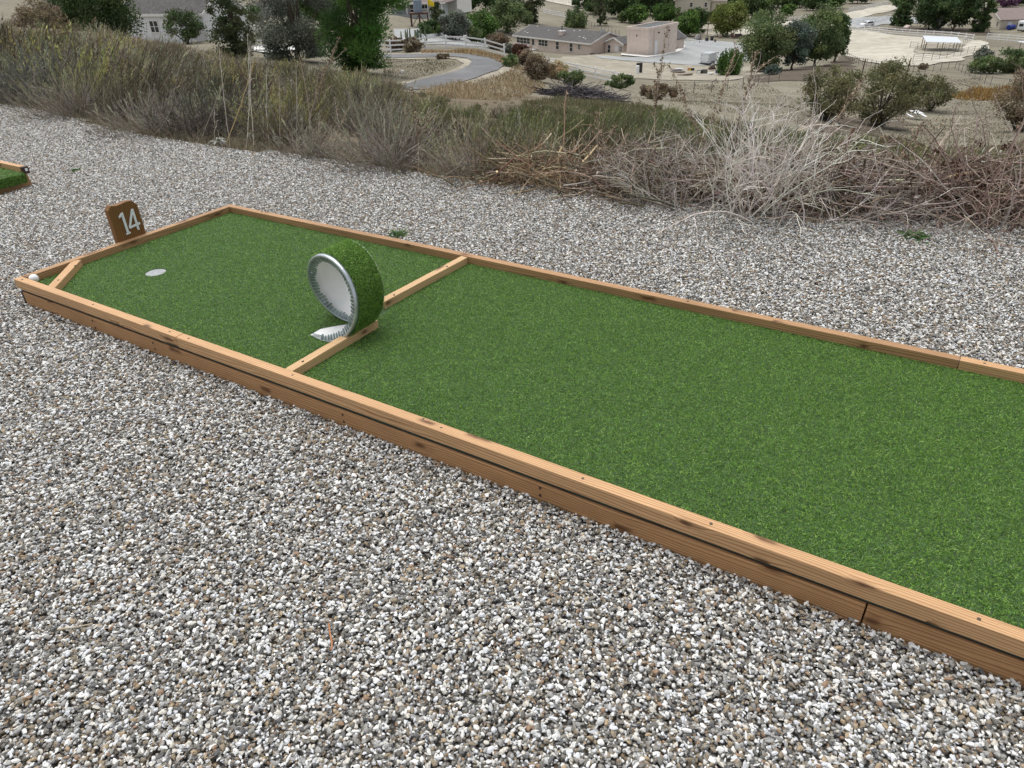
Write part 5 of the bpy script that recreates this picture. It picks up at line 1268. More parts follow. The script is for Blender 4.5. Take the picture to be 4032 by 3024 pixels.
class House:
    """walls stand on the line A->B (left to right as seen), depth dp away from the viewer"""
    def __init__(s, label, A, B, dp, h, wall, cat='house', name='house', perp=None):
        A = np.array(A); B = np.array(B); z = min(A[2], B[2]); A[2] = B[2] = z; s.A, s.B, s.dp, s.h, s.z = A, B, dp, h, z
        s.u = unit(B-A); s.L = float(np.linalg.norm(B-A)); n = np.array([-s.u[1], s.u[0], 0]); s.n = n if n@(A-CAM) > 0 else -n; s.wall = wall
        s.e = empty(name, A, label, cat, None, math.atan2(s.u[1], s.u[0]))
    def P(s, x, y, z): return s.A+s.u*x+s.n*y+np.array([0, 0, z])
    def quadbox(s, m_, x0, x1, y0, y1, z0, z1):
        m_.hexa([s.P(x0, y0, z0), s.P(x1, y0, z0), s.P(x1, y1, z0), s.P(x0, y1, z0), s.P(x0, y0, z1), s.P(x1, y0, z1), s.P(x1, y1, z1), s.P(x0, y1, z1)]); return m_
    def box(s, name, mat, *a, parent=None, bevel=0): return s.quadbox(MB(), *a).build(name, mat, parent or s.e, bevel)
    def walls(s, ridge=None, rise=0, x0=0, x1=None, y0=0, y1=None, h=None, name='wall'):
        x1 = s.L if x1 is None else x1; y1 = s.dp if y1 is None else y1; h = h or s.h
        m_ = s.quadbox(MB(), x0, x1, y0, y1, -1.2, h)
        if ridge == 'x': ym = (y0+y1)/2; m_.prism([s.P(x0, y0, h), s.P(x0, y1, h), s.P(x0, ym, h+rise)], tuple(s.u*(x1-x0)))
        if ridge == 'y': xm = (x0+x1)/2; m_.prism([s.P(x0, y0, h), s.P(x1, y0, h), s.P(xm, y0, h+rise)], tuple(s.n*(y1-y0)))
        return m_.build(name, s.wall, s.e)
    def roof(s, ridge, rise, mat, ov=.45, x0=0, x1=None, y0=0, y1=None, h=None, hip=0, fascia=True, th=.14):
        x1 = s.L if x1 is None else x1; y1 = s.dp if y1 is None else y1; h = h or s.h; X0, X1, Y0, Y1 = x0-ov, x1+ov, y0-ov, y1+ov
        k = rise/((y1-y0)/2 if ridge == 'x' else (x1-x0)/2); zl = h-ov*k+.02
        if ridge == 'x': ym = (y0+y1)/2; r0, r1 = s.P(X0+hip, ym, h+rise+.03), s.P(X1-hip, ym, h+rise+.03); sides = [[s.P(X0, Y0, zl), s.P(X1, Y0, zl), r1, r0], [s.P(X1, Y1, zl), s.P(X0, Y1, zl), r0, r1]]; ends = [[s.P(X0, Y1, zl), s.P(X0, Y0, zl), r0], [s.P(X1, Y0, zl), s.P(X1, Y1, zl), r1]]
        else: xm = (x0+x1)/2; r0, r1 = s.P(xm, Y0+hip, h+rise+.03), s.P(xm, Y1-hip, h+rise+.03); sides = [[s.P(X0, Y0, zl), s.P(X0, Y1, zl), r1, r0], [s.P(X1, Y1, zl), s.P(X1, Y0, zl), r0, r1]]; ends = [[s.P(X1, Y0, zl), s.P(X0, Y0, zl), r0], [s.P(X0, Y1, zl), s.P(X1, Y1, zl), r1]]
        m_ = MB()
        for q in sides: m_.prism(q, (0, 0, th))
        if hip:
            for q in ends: m_.prism(q, (0, 0, th))
        r = m_.build('roof', mat, s.e)
        if fascia:
            f = MB()
            def edge(a, b_): a = np.array(a); b_ = np.array(b_); d = unit(b_-a); o_ = np.array([d[1], -d[0], 0])*.03; f.hexa([a-o_-[0, 0, .10], b_-o_-[0, 0, .10], b_+o_-[0, 0, .10], a+o_-[0, 0, .10], a-o_+[0, 0, .19], b_-o_+[0, 0, .19], b_+o_+[0, 0, .19], a+o_+[0, 0, .19]])
            if ridge == 'x': edge(s.P(X0, Y0-.03, zl), s.P(X1, Y0-.03, zl))
            if not hip:
                for q in ends: edge(q[0], q[2]); edge(q[1], q[2])
            f.build('fascia', M['trim'], s.e)
        return r
    def flat(s, mat, par, x0, x1, y0, y1, h):
        r = s.quadbox(MB(), x0+.02, x1-.02, y0+.02, y1-.02, h-.05, h+.06).build('roof', mat, s.e)
        m_ = MB(); t_ = .28
        for a in ((x0-.12, x1+.12, y0-.12, y0+t_-.12), (x0-.12, x1+.12, y1-t_+.12, y1+.12), (x0-.12, x0+t_-.12, y0+t_-.12, y1-t_+.12), (x1-t_+.12, x1+.12, y0+t_-.12, y1-t_+.12)): s.quadbox(m_, *a, h-.25, h+.30)
        m_.build('parapet', par, s.e)
    def window(s, x0, x1, z0, z1, n=1, side='f', y=0, arch=False, door=False, hb=1):
        """side f: front wall (normal toward viewer); r/l: end walls with x as the distance back"""
        def Q(a, o_, z): return s.P(a, y-o_, z) if side == 'f' else (s.P(s.L+o_, a, z) if side == 'r' else s.P(-o_, a, z))
        def bx(m_, a0, a1, o0, o1, c0, c1): m_.hexa([Q(a0, o0, c0), Q(a1, o0, c0), Q(a1, o1, c0), Q(a0, o1, c0), Q(a0, o0, c1), Q(a1, o0, c1), Q(a1, o1, c1), Q(a0, o1, c1)])
        f = MB(); w_ = .09
        bx(f, x0-w_, x1+w_, .02, .10, z1, z1+w_); bx(f, x0-w_-.05, x1+w_+.05, .02, .16, z0-w_, z0)
        for k in range(n+1):
            xx = x0+(x1-x0)*k/n; bx(f, xx-w_*.5, xx+w_*.5, .02, .085, z0, z1)
        if hb: bx(f, x0+w_*.5, x1-w_*.5, .02, .07, (z0+z1)/2-.03, (z0+z1)/2+.03)
        fr = f.build('window' if not door else 'door', M['trim'] if not door else M['carw'], s.e)
        g = MB(); bx(g, x0+.02, x1-.02, -.01, .035, z0+.01, z1-.01); g.build('pane', M['glass'] if not door else M['carw'], fr)
# ---- pink ranch house
A = at(2030, 184, 182); B = at(2325, 216, 162)
H = House('long pink stucco house with a grey shingle roof and white eaves', A, B, 10.5, 2.7, M['stucco'])
H.walls('x', 1.75); H.roof('x', 1.75, M['shingle'], .55)
for p0, p1, z0, z1, n in ((2036, 2088, 1.05, 2.3, 4), (2121, 2157, 1.0, 2.3, 3), (2189, 2201, .65, 2.25, 1), (2243, 2255, .55, 2.25, 1), (2275, 2286, 1.2, 2.2, 2)):
    H.window(wall_s(H.A, H.B, p0)*H.L, wall_s(H.A, H.B, p1)*H.L, z0, z1, n)
xd = wall_s(H.A, H.B, 2100)*H.L; H.window(xd-.5, xd+.5, .9, 2.3, 1, hb=0)
H.box('bay', M['stucco'], -.0, wall_s(H.A, H.B, 2093)*H.L, -.9, -.01, -1.0, .95); H.box('step', M['concrete'], xd-.9, xd+1.9, -1.6, -.05, -1.0, .12)
xc = wall_s(H.A, H.B, 2185)*H.L; ch = H.box('chimney', M['stucco'], xc-.65, xc+.65, 1.7, 2.7, 2.7, 4.25); H.box('cap', M['trim'], xc-.8, xc+.8, 1.55, 2.85, 4.26, 4.42, parent=ch)
MB().cyl(H.P(xc, 2.2, 4.42), H.P(xc, 2.2, 5.25), .13).cyl(H.P(xc, 2.2, 5.25), H.P(xc, 2.2, 5.42), .26, .26).build('flue', M['black'], ch)
for fx, fy in ((.06, .3), (.12, .2), (.32, .62), (.62, .8), (.68, .85), (.78, .35), (.84, .3), (.88, .22), (.10, .9)):
    yy = fy*5.2; zz = 2.7+1.75*yy/5.25+.12; H.box('roof_vent', M['trim'], fx*H.L, fx*H.L+.4, yy, yy+.3, zz, zz+.22)
# right part: small gable wing and the tall gable wing behind
H.walls('y', 1.1, H.L+.2, H.L+6.2, 4.2, 11.5, 2.55, 'wing'); H.roof('y', 1.1, M['shingle'], .4, H.L+.2, H.L+6.2, 4.2, 11.5, 2.55)
H.window(H.L+1.2, H.L+2.1, .5, 2.1, 1, y=4.2); H.window(H.L+3.6, H.L+4.5, .02, 2.05, 1, y=4.2, door=True); H.window(H.L+5.0, H.L+5.8, 1.0, 2.1, 2, y=4.2)
H.walls('y', 1.9, H.L+3.6, H.L+11.6, 7.6, 18, 3.1, 'wing'); H.roof('y', 1.9, M['shingle'], .45, H.L+3.6, H.L+11.6, 7.6, 18, 3.1)
dish = MB(); c = H.P(H.L-1.0, 4.8, 4.6); o = at(2372, 122, depth(c)); fn = unit(CAM-o)
dish.cyl(o, o+fn*.07, .35, .42, 14).cyl(o-np.array([0, 0, .9]), o-fn*.02, .03).build('satellite_dish', M['greymetal'], H.e)
MB().hexa([H.P(H.L+1.0, -1.2, -.4), H.P(H.L+2.0, -1.2, -.4), H.P(H.L+2.0, -.4, -.4), H.P(H.L+1.0, -.4, -.4), H.P(H.L+1.0, -1.2, .85), H.P(H.L+2.0, -1.2, .85), H.P(H.L+2.0, -.4, .85), H.P(H.L+1.0, -.4, .85)]).build('utility_box', M['black'], H.e, .03)
# ---- garage block
GB = at(2551, 220, 148); gu = (np.array([math.cos(YAW), -math.sin(YAW), 0])*.76-np.array([math.sin(YAW), math.cos(YAW), 0])*.65); GA = GB-gu*5.2
G = House('tall flat-roofed pink stucco garage block with a white side door', GA, GB, 12, 5.0, M['stucco'], 'garage', 'garage')
G.walls(h=5.0); G.flat(M['roll'], M['stucco'], 0, G.L, 0, G.dp, 5.0)
G.box('vent', M['black'], G.L*.42, G.L*.42+.22, -.05, .05, 3.5, 3.9)
G.window(2.6, 3.6, .1, 2.5, 1, 'r', door=True)
for yy in (2.0, 8.4): MB().cyl(G.P(G.L+.08, yy, .2), G.P(G.L+.08, yy, 4.9), .06, n=6).build('downpipe', M['stucco'], G.e)
for yy in (3.6, 8.0): MB().cyl(G.P(G.L+.02, yy, 4.1), G.P(G.L+.35, yy, 4.0), .09, .16, n=8).build('wall_lamp', M['rust'], G.e)
# low wall/post details near the garage
for i, (px, py, z, hh, rr_, lab) in enumerate([(2604, 200, 152, 2.3, .16, 'dark metal bottle-shaped chiminea on the garage side')]):
    c = base(px, py, z); MB().cyl(c, c+np.array([0, 0, .9]), .38, .30, 12).cyl(c+np.array([0, 0, .9]), c+np.array([0, 0, hh]), .16, .10, 10).build('body', M['black'], empty('chiminea', c, lab, 'chiminea'))
# ---- white house on the left
A = at(500, 166, 96.5); B = at(818, 158, 92); A[2] = B[2]
Hw = House('white stucco house with a dark grey roof, partly behind the brush', A, B, 8.4, 3.0, M['stuccow'])
Hw.walls('x', 2.6); Hw.roof('x', 2.6, M['shingle'], .25)
Hw.window(2.5, 4.0, .9, 2.3, 2, 'r'); Hw.window(5.6, 6.6, .9, 2.3, 1, 'r')
Hw.window(Hw.L*.35, Hw.L*.35+1.4, .9, 2.2, 2)
# ---- porch house
A = at(1545, 52, 152); B = at(1728, 44, 150); A[2] = B[2] = A[2]
Hp = House('pale blue-grey house with a white-posted porch, beyond the water tower', A, B, 7, 2.9, simple('blue_grey_siding', (.46, .50, .52), .8, .05, 2, .05))
Hp.walls(None); Hp.roof('x', 1.9, M['shingleb'], 2.1, hip=4.2)
for k in range(6):
    x = -1.2+k*(Hp.L+2.4)/5; po = Hp.box('porch_post', M['trim'], x-.1, x+.1, -1.75, -1.55, -.1, 2.35)
    m_ = MB(); m_.prism([Hp.P(x-.6, -1.65, 2.35), Hp.P(x+.6, -1.65, 2.35), Hp.P(x+.1, -1.65, 1.75), Hp.P(x-.1, -1.65, 1.75)], tuple(Hp.n*.08)); m_.build('bracket', M['trim'], po)
Hp.box('deck', M['greygravel'], -1.6, Hp.L+1.6, -2.0, -.02, -1.0, -.08); Hp.box('railing', M['trim'], Hp.L*.45, Hp.L+1.2, -1.72, -1.66, .75, .85)
Hp.window(1.0, 2.6, .7, 2.1, 2); Hp.window(4.0, 5.0, .05, 2.1, 1); Hp.window(6.5, 8.2, .7, 2.1, 2)
A = at(1735, 34, 158); B = at(1800, 30, 156); A[2] = B[2]
Hq = House('white wing of the porch house seen right of the flag pole', A, B, 6, 3.0, M['trim']); Hq.walls('x', 1.2); Hq.roof('x', 1.2, M['shingleb'], .4); Hq.window(1.2, 2.0, .8, 2.1, 1)
# ---- cream house with the red roof
A = at(2655, 40, 262); B = at(2798, 36, 258); A[2] = B[2]
Hc = House('cream house with a red tiled roof at the top edge of the photo', A, B, 9, 3.0, M['cream']); Hc.walls('y', 2.6); Hc.roof('y', 2.6, M['tile'], .6)
for p0, p1 in ((2715, 2720), (2786-14, 2780)): x = wall_s(Hc.A, Hc.B, p0)*Hc.L; Hc.window(x, x+1.0, .8, 2.1, 1)
Hc.walls(None, 0, Hc.L+.1, Hc.L+5, 1, 8, 2.8, 'wing'); Hc.roof('x', 1.4, M['tile'], .5, Hc.L+.1, Hc.L+5, 1, 8, 2.8)
hd = MB(); c0 = base(2775, 52, 240); c1 = base(2832, 42, 246)
# ---- right house, brown roof
B = at(3932, 119, 212); A = at(3850, 112, 226); A[2] = B[2]
Hr = House('cream house with a brown shingle roof at the right edge', A, B, 13, 2.8, M['cream']); Hr.walls('y', 2.3); Hr.roof('y', 2.3, M['shingleb'], .55)
Hr.window(Hr.L-2.6, Hr.L-1.5, .9, 2.1, 1); Hr.window(2.0, 3.0, .02, 2.1, 1, 'r', door=True); Hr.window(4.4, 5.2, .8, 1.8, 1, 'r'); Hr.window(7.5, 9.0, .02, 2.1, 1, 'r')
Hr.walls(None, 0, Hr.L+.2, Hr.L+10, 7.5, 14.5, 2.7, 'wing'); Hr.roof('x', 1.8, M['shingleb'], .5, Hr.L+.2, Hr.L+10, 7.5, 14.5, 2.7)
o = at(4001, 50, 220); fn = unit(CAM+np.array([0, 0, 60])-o); MB().cyl(o, o+fn*.15, .45, .62, 14).cyl(o-np.array([0, 0, 1.2]), o, .05).build('satellite_dish', M['greymetal'], Hr.e)
# a barn-like pale building glimpsed between the dark pines
A = at(3700, 100, 262); B = at(3800, 98, 258); A[2] = B[2]
Hb = House('white building glimpsed between the dark pines', A, B, 7, 3.2, M['stuccow'], 'building', 'building'); Hb.walls('x', 1.4); Hb.roof('x', 1.4, M['steelroof'], .4)

# ================================================================== FENCES
def rails_fence(label, pts, hgt=1.35, nr=3, post=.07, rail=.045, rw=.075, sp=2.44, mat='vinyl', group='white rail fences', name='rail_fence', zsnap=True, cap=True):
    W_ = [base0(*p_) for p_ in pts]; e = empty(name, W_[0], label, 'fence', group); posts = []
    for i in range(len(W_)-1):
        a, b_ = W_[i], W_[i+1]; L = np.hypot(*(b_-a)[:2]); k = max(1, int(round(L/sp)))
        for q in range(k): p_ = a+(b_-a)*q/k; posts.append(np.array([p_[0], p_[1], hz(p_[0], p_[1])]))
    posts.append(W_[-1])
    for p_ in posts:
        m_ = MB(); m_.box(p_[0]-post, p_[0]+post, p_[1]-post, p_[1]+post, p_[2]-.4, p_[2]+hgt+.06)
        if cap: m_.cyl((p_[0], p_[1], p_[2]+hgt+.06), (p_[0], p_[1], p_[2]+hgt+.12), post*1.5, post*.3, 4)
        m_.build('post', M[mat], e)
    for r_ in range(nr):
        hh = hgt-.09-r_*(hgt-.30)/max(nr-1, 1)*.92; m_ = MB()
        for a, b_ in zip(posts, posts[1:]):
            d = unit(b_-a); o_ = np.array([-d[1], d[0], 0])*rail*.5; z_ = np.array([0, 0, hh]); up_ = np.array([0, 0, rw])
            m_.hexa([a+z_-o_-up_, b_+z_-o_-up_, b_+z_+o_-up_, a+z_+o_-up_, a+z_-o_+up_, b_+z_-o_+up_, b_+z_+o_+up_, a+z_+o_+up_])
        m_.build('rail', M[mat], e)
    return e
rails_fence('white three-rail fence curving above the driveway bend', [(1480, 206, 86), (1599, 200, 84), (1677, 196, 84), (1758, 191, 84), (1835, 187, 84), (1911, 200, 84), (1986, 227, 84)])
rails_fence('white rail fence slanting down below the pink house', [(2125, 268, 93), (2200, 282, 92), (2271, 297, 91), (2343, 312, 90), (2413, 330, 88), (2478, 350, 86)])
rails_fence('long white rail fence between the pale arena and the dark pines', [(3292, 112, 205), (3400, 124, 196), (3520, 135, 188), (3640, 144, 180), (3740, 151, 173), (3830, 160, 166)], 1.4)
rails_fence('white rail fence right of the arena gate', [(3884, 155, 166), (3930, 161, 164), (4000, 166, 161), (4060, 172, 158)], 1.4)
rails_fence('short white rail fence left of the grey road gate', [(3285, 92, 218), (3338, 82, 226)], 1.4)
rails_fence('white rail fence along the grey road, leading to the dark conifer', [(3380, 78, 226), (3440, 68, 236), (3505, 60, 245)], 1.5)
rails_fence('white rail fence at the top of the pale dirt road', [(3345, 27, 285), (3420, 16, 300), (3500, 3, 320)], 1.4)
rails_fence('low weathered rail fence along the left verge of the dirt road', [(2962, 88, 232), (3080, 70, 246), (3180, 55, 258), (3292, 40, 272)], 1.0, 2, rw=.06)
rails_fence('low white fence behind the rock garden beyond the garage', [(2650, 122, 192), (2740, 130, 186), (2832, 136, 182)], .9, 2)
rails_fence('white rail fence piece above the long roof, between two dark trees', [(2140, 44, 262), (2232, 56, 250)], 1.5)
rails_fence('far white rail fence piece near the top edge, left of the others', [(1975, 14, 300), (2040, 24, 290)], 1.5)
rails_fence('short steep white fence beside the stone pier, by the white house', [(930, 216, 74), (963, 203, 75), (1046, 184, 77)], 1.35)
rails_fence('short white fence seen behind the pepper trees', [(3060, 118, 190), (3150, 108, 196)], 1.3)
rails_fence('white rail fence by the parked dark trailer frame', [(2925, 150, 178), (2960, 144, 182)], 1.3)
M['pipe'] = simple('galvanised_pipe', (.16, .15, .14), .6, .1, 3, 0, .3)
for lab, pts, hh, nr in [('grey pipe corral panels around the shelter', [(3577, 210, 160), (3632, 226, 154), (3690, 230, 152), (3780, 214, 160), (3812, 196, 168)], 1.4, 4),
                         ('dark pipe fence along the lower edge of the pale arena', [(3585, 276, 132), (3660, 266, 136), (3720, 254, 140), (3800, 238, 146), (3880, 214, 150)], 1.5, 4),
                         ('wire fence along the bank left of the arena', [(3310, 205, 155), (3380, 250, 130), (3460, 290, 116), (3540, 300, 110)], 1.2, 2),
                         ('wire fence crossing the dry field at the right', [(3540, 300, 110), (3640, 292, 112), (3760, 270, 120), (3800, 290, 112), (3900, 330, 100), (4040, 350, 96)], 1.2, 2),
                         ('thin wire fence in the dry field below the trailer', [(2660, 372, 86), (2800, 366, 88), (2980, 362, 92), (3060, 360, 95)], 1.3, 1),
                         ('wire fence behind the trees left of the lime tree', [(2240, 40, 265), (2330, 72, 225), (2440, 92, 205)], 1.4, 3),
                         ('thin wire fence at the edge of the pale lot', [(2150, 8, 320), (2240, 18, 300), (2310, 34, 285)], 1.4, 3),
                         ('small wire fence behind the bare trunk on the left', [(985, 66, 140), (1080, 62, 142)], 1.3, 3)]:
    rails_fence(lab, pts, hh, nr, .035, .02, .018, 3.0, 'pipe', 'pipe and wire fences', 'wire_fence', cap=False)
# stone pier and low wall by the left fence
c = base(1057, 190, 77); MB().box(c[0]-.45, c[0]+.45, c[1]-.45, c[1]+.45, c[2]-.5, c[2]+1.55).build('pier', M['rock'], (e := empty('stone_pier', c, 'grey stone pier at the end of the steep white fence', 'pier')), .04)
MB().box(c[0]-.55, c[0]+.55, c[1]-.55, c[1]+.55, c[2]+1.56, c[2]+1.68).build('cap', M['concrete'], e, .02)
a, b_ = base(985, 128, 90), base(1062, 134, 92); d = unit(b_-a); n_ = np.array([-d[1], d[0], 0])*.2
o = MB().hexa([a-n_-[0, 0, .5], b_-n_-[0, 0, .5], b_+n_-[0, 0, .5], a+n_-[0, 0, .5], a-n_+[0, 0, 1.1], b_-n_+[0, 0, 1.1], b_+n_+[0, 0, 1.1], a+n_+[0, 0, 1.1]]).build('garden_wall', M['concrete'], None, .03); props(o, 'pale garden wall behind the spiky green cycad', 'wall')
# white raised planter behind the driveway fence
a, b_ = base(1690, 150, 104), base(1790, 140, 106); d = unit(b_-a); n_ = np.array([-d[1], d[0], 0]); n_ = n_ if n_@(a-CAM) > 0 else -n_
m_ = MB()
for o0, o1, u0, u1 in ((0, .25, 0, 1), (2.2, 2.45, 0, 1)):
    p0, p1 = a+n_*o0, b_+n_*o0; q0, q1 = a+n_*o1, b_+n_*o1; up_ = np.array([0, 0, .55]); dn = np.array([0, 0, -.3]); m_.hexa([p0+dn, p1+dn, q1+dn, q0+dn, p0+up_, p1+up_, q1+up_, q0+up_])
for p0 in (a, b_):
    o0 = n_*.25; o1 = n_*2.2; w_ = d*.12; up_ = np.array([0, 0, .55]); dn = np.array([0, 0, -.3]); m_.hexa([p0-w_+o0+dn, p0+w_+o0+dn, p0+w_+o1+dn, p0-w_+o1+dn, p0-w_+o0+up_, p0+w_+o0+up_, p0+w_+o1+up_, p0-w_+o1+up_])
e = empty('raised_planter', a, 'long low white planter box behind the driveway fence', 'planter'); m_.build('planter_wall', M['stuccow'], e)

# ================================================================== THINGS IN THE VALLEY
def frame(c, yaw):     # local frame: x right-ish, y away
    cz = math.cos(yaw); sz = math.sin(yaw); return Matrix(((cz, -sz, 0, c[0]), (sz, cz, 0, c[1]), (0, 0, 1, c[2]), (0, 0, 0, 1)))
# view-aligned axes on the ground
VX = np.array([math.cos(YAW), -math.sin(YAW), 0]); VY = np.array([math.sin(YAW), math.cos(YAW), 0])
def vyaw(l, a): v = VX*l+VY*a; return math.atan2(v[1], v[0])
# enclosed trailer: local x = along its length (away from its rear doors)
c = base(2790, 259, 140); F_ = frame(c, vyaw(.66, .75)); e = empty('cargo_trailer', c, 'white enclosed cargo trailer with double rear doors', 'trailer', None, vyaw(.66, .75))
MB().box(0, 3.4, 0, 1.85, .40, 2.12, F_).build('body', simple('trailer_skin', (.56, .60, .64), .4, .03, 2, 0), e, .03); MB().box(-.03, 3.43, -.03, 1.88, 2.125, 2.18, F_).build('roof', M['greymetal'], e, .02)
for y0 in (.08, .94): d_ = MB().box(-.035, -.003, y0, y0+.83, .5, 2.02, F_).build('rear_door', M['vinyl'], e, .01); [MB().box(-.06, -.036, y0+(.0 if y0 < .5 else .59), y0+(.24 if y0 < .5 else .83), z_, z_+.08, F_).build('hinge', M['black'], d_) for z_ in (.7, 1.2, 1.75)]
MB().box(-.45, -.06, -.1, 1.95, .34, .44, F_).build('bumper', M['black'], e, .02); MB().box(-.05, 3.3, .3, 1.55, .25, .41, F_).build('chassis', M['black'], e)
for x_ in (1.4, 2.15):
    for y_ in (-.06, 1.7): w_ = MB().cyl(F_@Vector((x_, y_, .33)), F_@Vector((x_, y_+.2, .33)), .33, n=18).build('wheel', M['black'], e); MB().cyl(F_@Vector((x_, y_-.012, .33)), F_@Vector((x_, y_+.212, .33)), .17, n=12).build('rim', M['greymetal'], w_)
MB().box(1.0, 2.55, -.16, -.01, .66, .78, F_).build('mudguard', M['greymetal'], e, .01)
MB().box(2.7, 3.25, -.02, -.002, .5, 1.95, F_).build('side_door', M['vinyl'], e)
# white SUV
c = base(3412, 106, 205); sc_ = .95; yw = vyaw(.93, .32); F_ = frame(c, yw); e = empty('parked_suv', c, 'white parked suv on the grey road behind the white fence', 'car', None, yw)
prof = [(-2.1, .45), (-2.15, .85), (-1.95, 1.0), (-1.15, 1.12), (-.55, 1.58), (.2, 1.66), (1.35, 1.62), (1.95, 1.15), (2.1, .95), (2.12, .45), (1.75, .38), (-1.75, .38)]
m_ = MB(); m_.prism([F_@Vector((x, -.88, z)) for x, z in prof], F_.to_3x3()@Vector((0, 1.76, 0))); m_.build('body', M['carw'], e, .06, True)
for y_ in (-.895, .885):
    MB().prism([F_@Vector((x, y_, z)) for x, z in ((-1.0, 1.14), (-.5, 1.5), (.2, 1.57), (1.25, 1.53), (1.6, 1.14))], F_.to_3x3()@Vector((0, .01, 0))).build('side_window', M['glass'], e)
MB().prism([F_@Vector((x, -.74, z)) for x, z in ((-1.17, 1.15), (-.62, 1.56), (-.60, 1.545), (-1.15, 1.13))], F_.to_3x3()@Vector((0, 1.48, 0))).build('windscreen', M['glass'], e)
for x_ in (-1.35, 1.35):
    for y_ in (-.93, .72): w_ = MB().cyl(F_@Vector((x_, y_, .35)), F_@Vector((x_, y_+.21, .35)), .35, n=18).build('wheel', M['black'], e); MB().cyl(F_@Vector((x_, y_-.01, .35)), F_@Vector((x_, y_+.22, .35)), .2, n=12).build('rim', M['greymetal'], w_)
for y_ in (-.8, .55): MB().box(-2.17, -2.08, y_, y_+.25, .72, .86, F_).build('headlight', M['greymetal'], e)
# shelter
c = base(3636, 206, 165); c = c+VX*.2; su = unit(VX-VY*.30); sn_ = unit(VX*.36+VY*.93); P4 = [c, c+su*6.4, c+su*6.4+sn_*6.6, c+sn_*6.6]; e = empty('livestock_shelter', P4[0], 'open shelter with a pale corrugated roof on posts in the corral', 'shelter')
zg = min(p_[2] for p_ in P4); R4 = [np.array([p_[0], p_[1], zg+hh]) for p_, hh in zip(P4, (2.0, 1.8, 2.15, 2.4))]; cen = sum(R4)/4
MB().prism([cen+(p_-cen)*1.06 for p_ in R4], (0, 0, .07)).build('roof', M['steelroof'], e)
for i in range(4):
    for f_ in (0, .5):
        p_ = P4[i]*(1-f_)+P4[(i+1) % 4]*f_; r_ = R4[i]*(1-f_)+R4[(i+1) % 4]*f_; MB().cyl((p_[0], p_[1], zg-.3), (p_[0], p_[1], r_[2]), .08, n=7).build('post', M['log'], e)
# picnic table
c = base(3602, 470, 74); yw = vyaw(.97, -.10); F_ = frame(c, yw); e = empty('picnic_table', c, 'white topped picnic table with two benches in the dry field', 'picnic table', None, yw)
MB().box(-.40, .40, -.9, .9, .72, .76, F_).build('table_top', M['vinyl'], e, .01)
for x_ in (-.78, .55): MB().box(x_, x_+.26, -.9, .9, .42, .45, F_).build('bench', M['vinyl'], e, .008)
for y_ in (-.6, .6):
    m_ = MB(); m_.cyl(F_@Vector((-.5, y_, 0)), F_@Vector((.2, y_, .72)), .03, n=6).cyl(F_@Vector((.5, y_+.07, 0)), F_@Vector((-.2, y_+.07, .72)), .03, n=6).box(-.75, .75, y_-.03, y_+.01, .36, .41, F_); m_.build('leg_frame', M['greymetal'], e)
# water tower platform, tank, flagpole
c = base(1655, 108, 118); F_ = frame(c, vyaw(1, .05)); e = empty('tank_stand', c, 'rusty brown timber stand carrying the blue-grey tank', 'tank stand', None, vyaw(1, .05))
MB().box(-1.65, 1.65, -1.1, 1.1, 2.15, 2.45, F_).build('platform', M['rust'], e, .02)
for x_ in (-1.5, 0, 1.5):
    for y_ in (-1.0, 1.0): MB().box(x_-.1, x_+.1, y_-.1, y_+.1, -.4, 2.14, F_).build('leg', M['rust'], e)
for x0, x1 in ((-1.4, -.1), (1.4, .1)): MB().cyl(F_@Vector((x0, -1.12, .2)), F_@Vector((x1, -1.12, 2.1)), .06, n=6).build('brace', M['rust'], e)
p_ = F_@Vector((-.15, 0, 2.46)); e2 = empty('water_tank', p_, 'upright blue-grey tank standing on the brown timber stand', 'tank'); MB().cyl(p_, p_+Vector((0, 0, 1.95)), .78, n=24).cyl(p_+Vector((0, 0, 1.95)), p_+Vector((0, 0, 2.1)), .78, .5, 24).build('tank_shell', M['tankblue'], e2, smooth=False)
c = base(1692, 112, 118); e = empty('flag_pole', c, 'white flag pole with a yellow flag beside the timber stand', 'flag pole'); MB().cyl(c, c+np.array([-.1, 0, 8.5]), .07, .04, 10).build('pole', M['vinyl'], e)
def flag(name, mat, tl, w_, h_, drop, e):
    rg = np.random.default_rng(3); n = 9; P = np.zeros((n, 7, 3))
    for i in range(n):
        for j in range(7): s_ = i/(n-1); v_ = j/6; P[i, j] = np.array(tl)+VX*(w_*s_)+VY*(.12*math.sin(s_*7+v_))+np.array([0, 0, -drop*s_**1.2-h_*v_*(1-.45*s_)])
    sheet(P, name, mat, e, .02)
flag('yellow_flag', M['yellow'], c+np.array([0, 0, 4.9]), 1.15, 1.25, .75, e); flag('striped_flag', M['redc'], c+np.array([0, 0, 6.2])+VX*.05, .95, 1.1, .6, e)
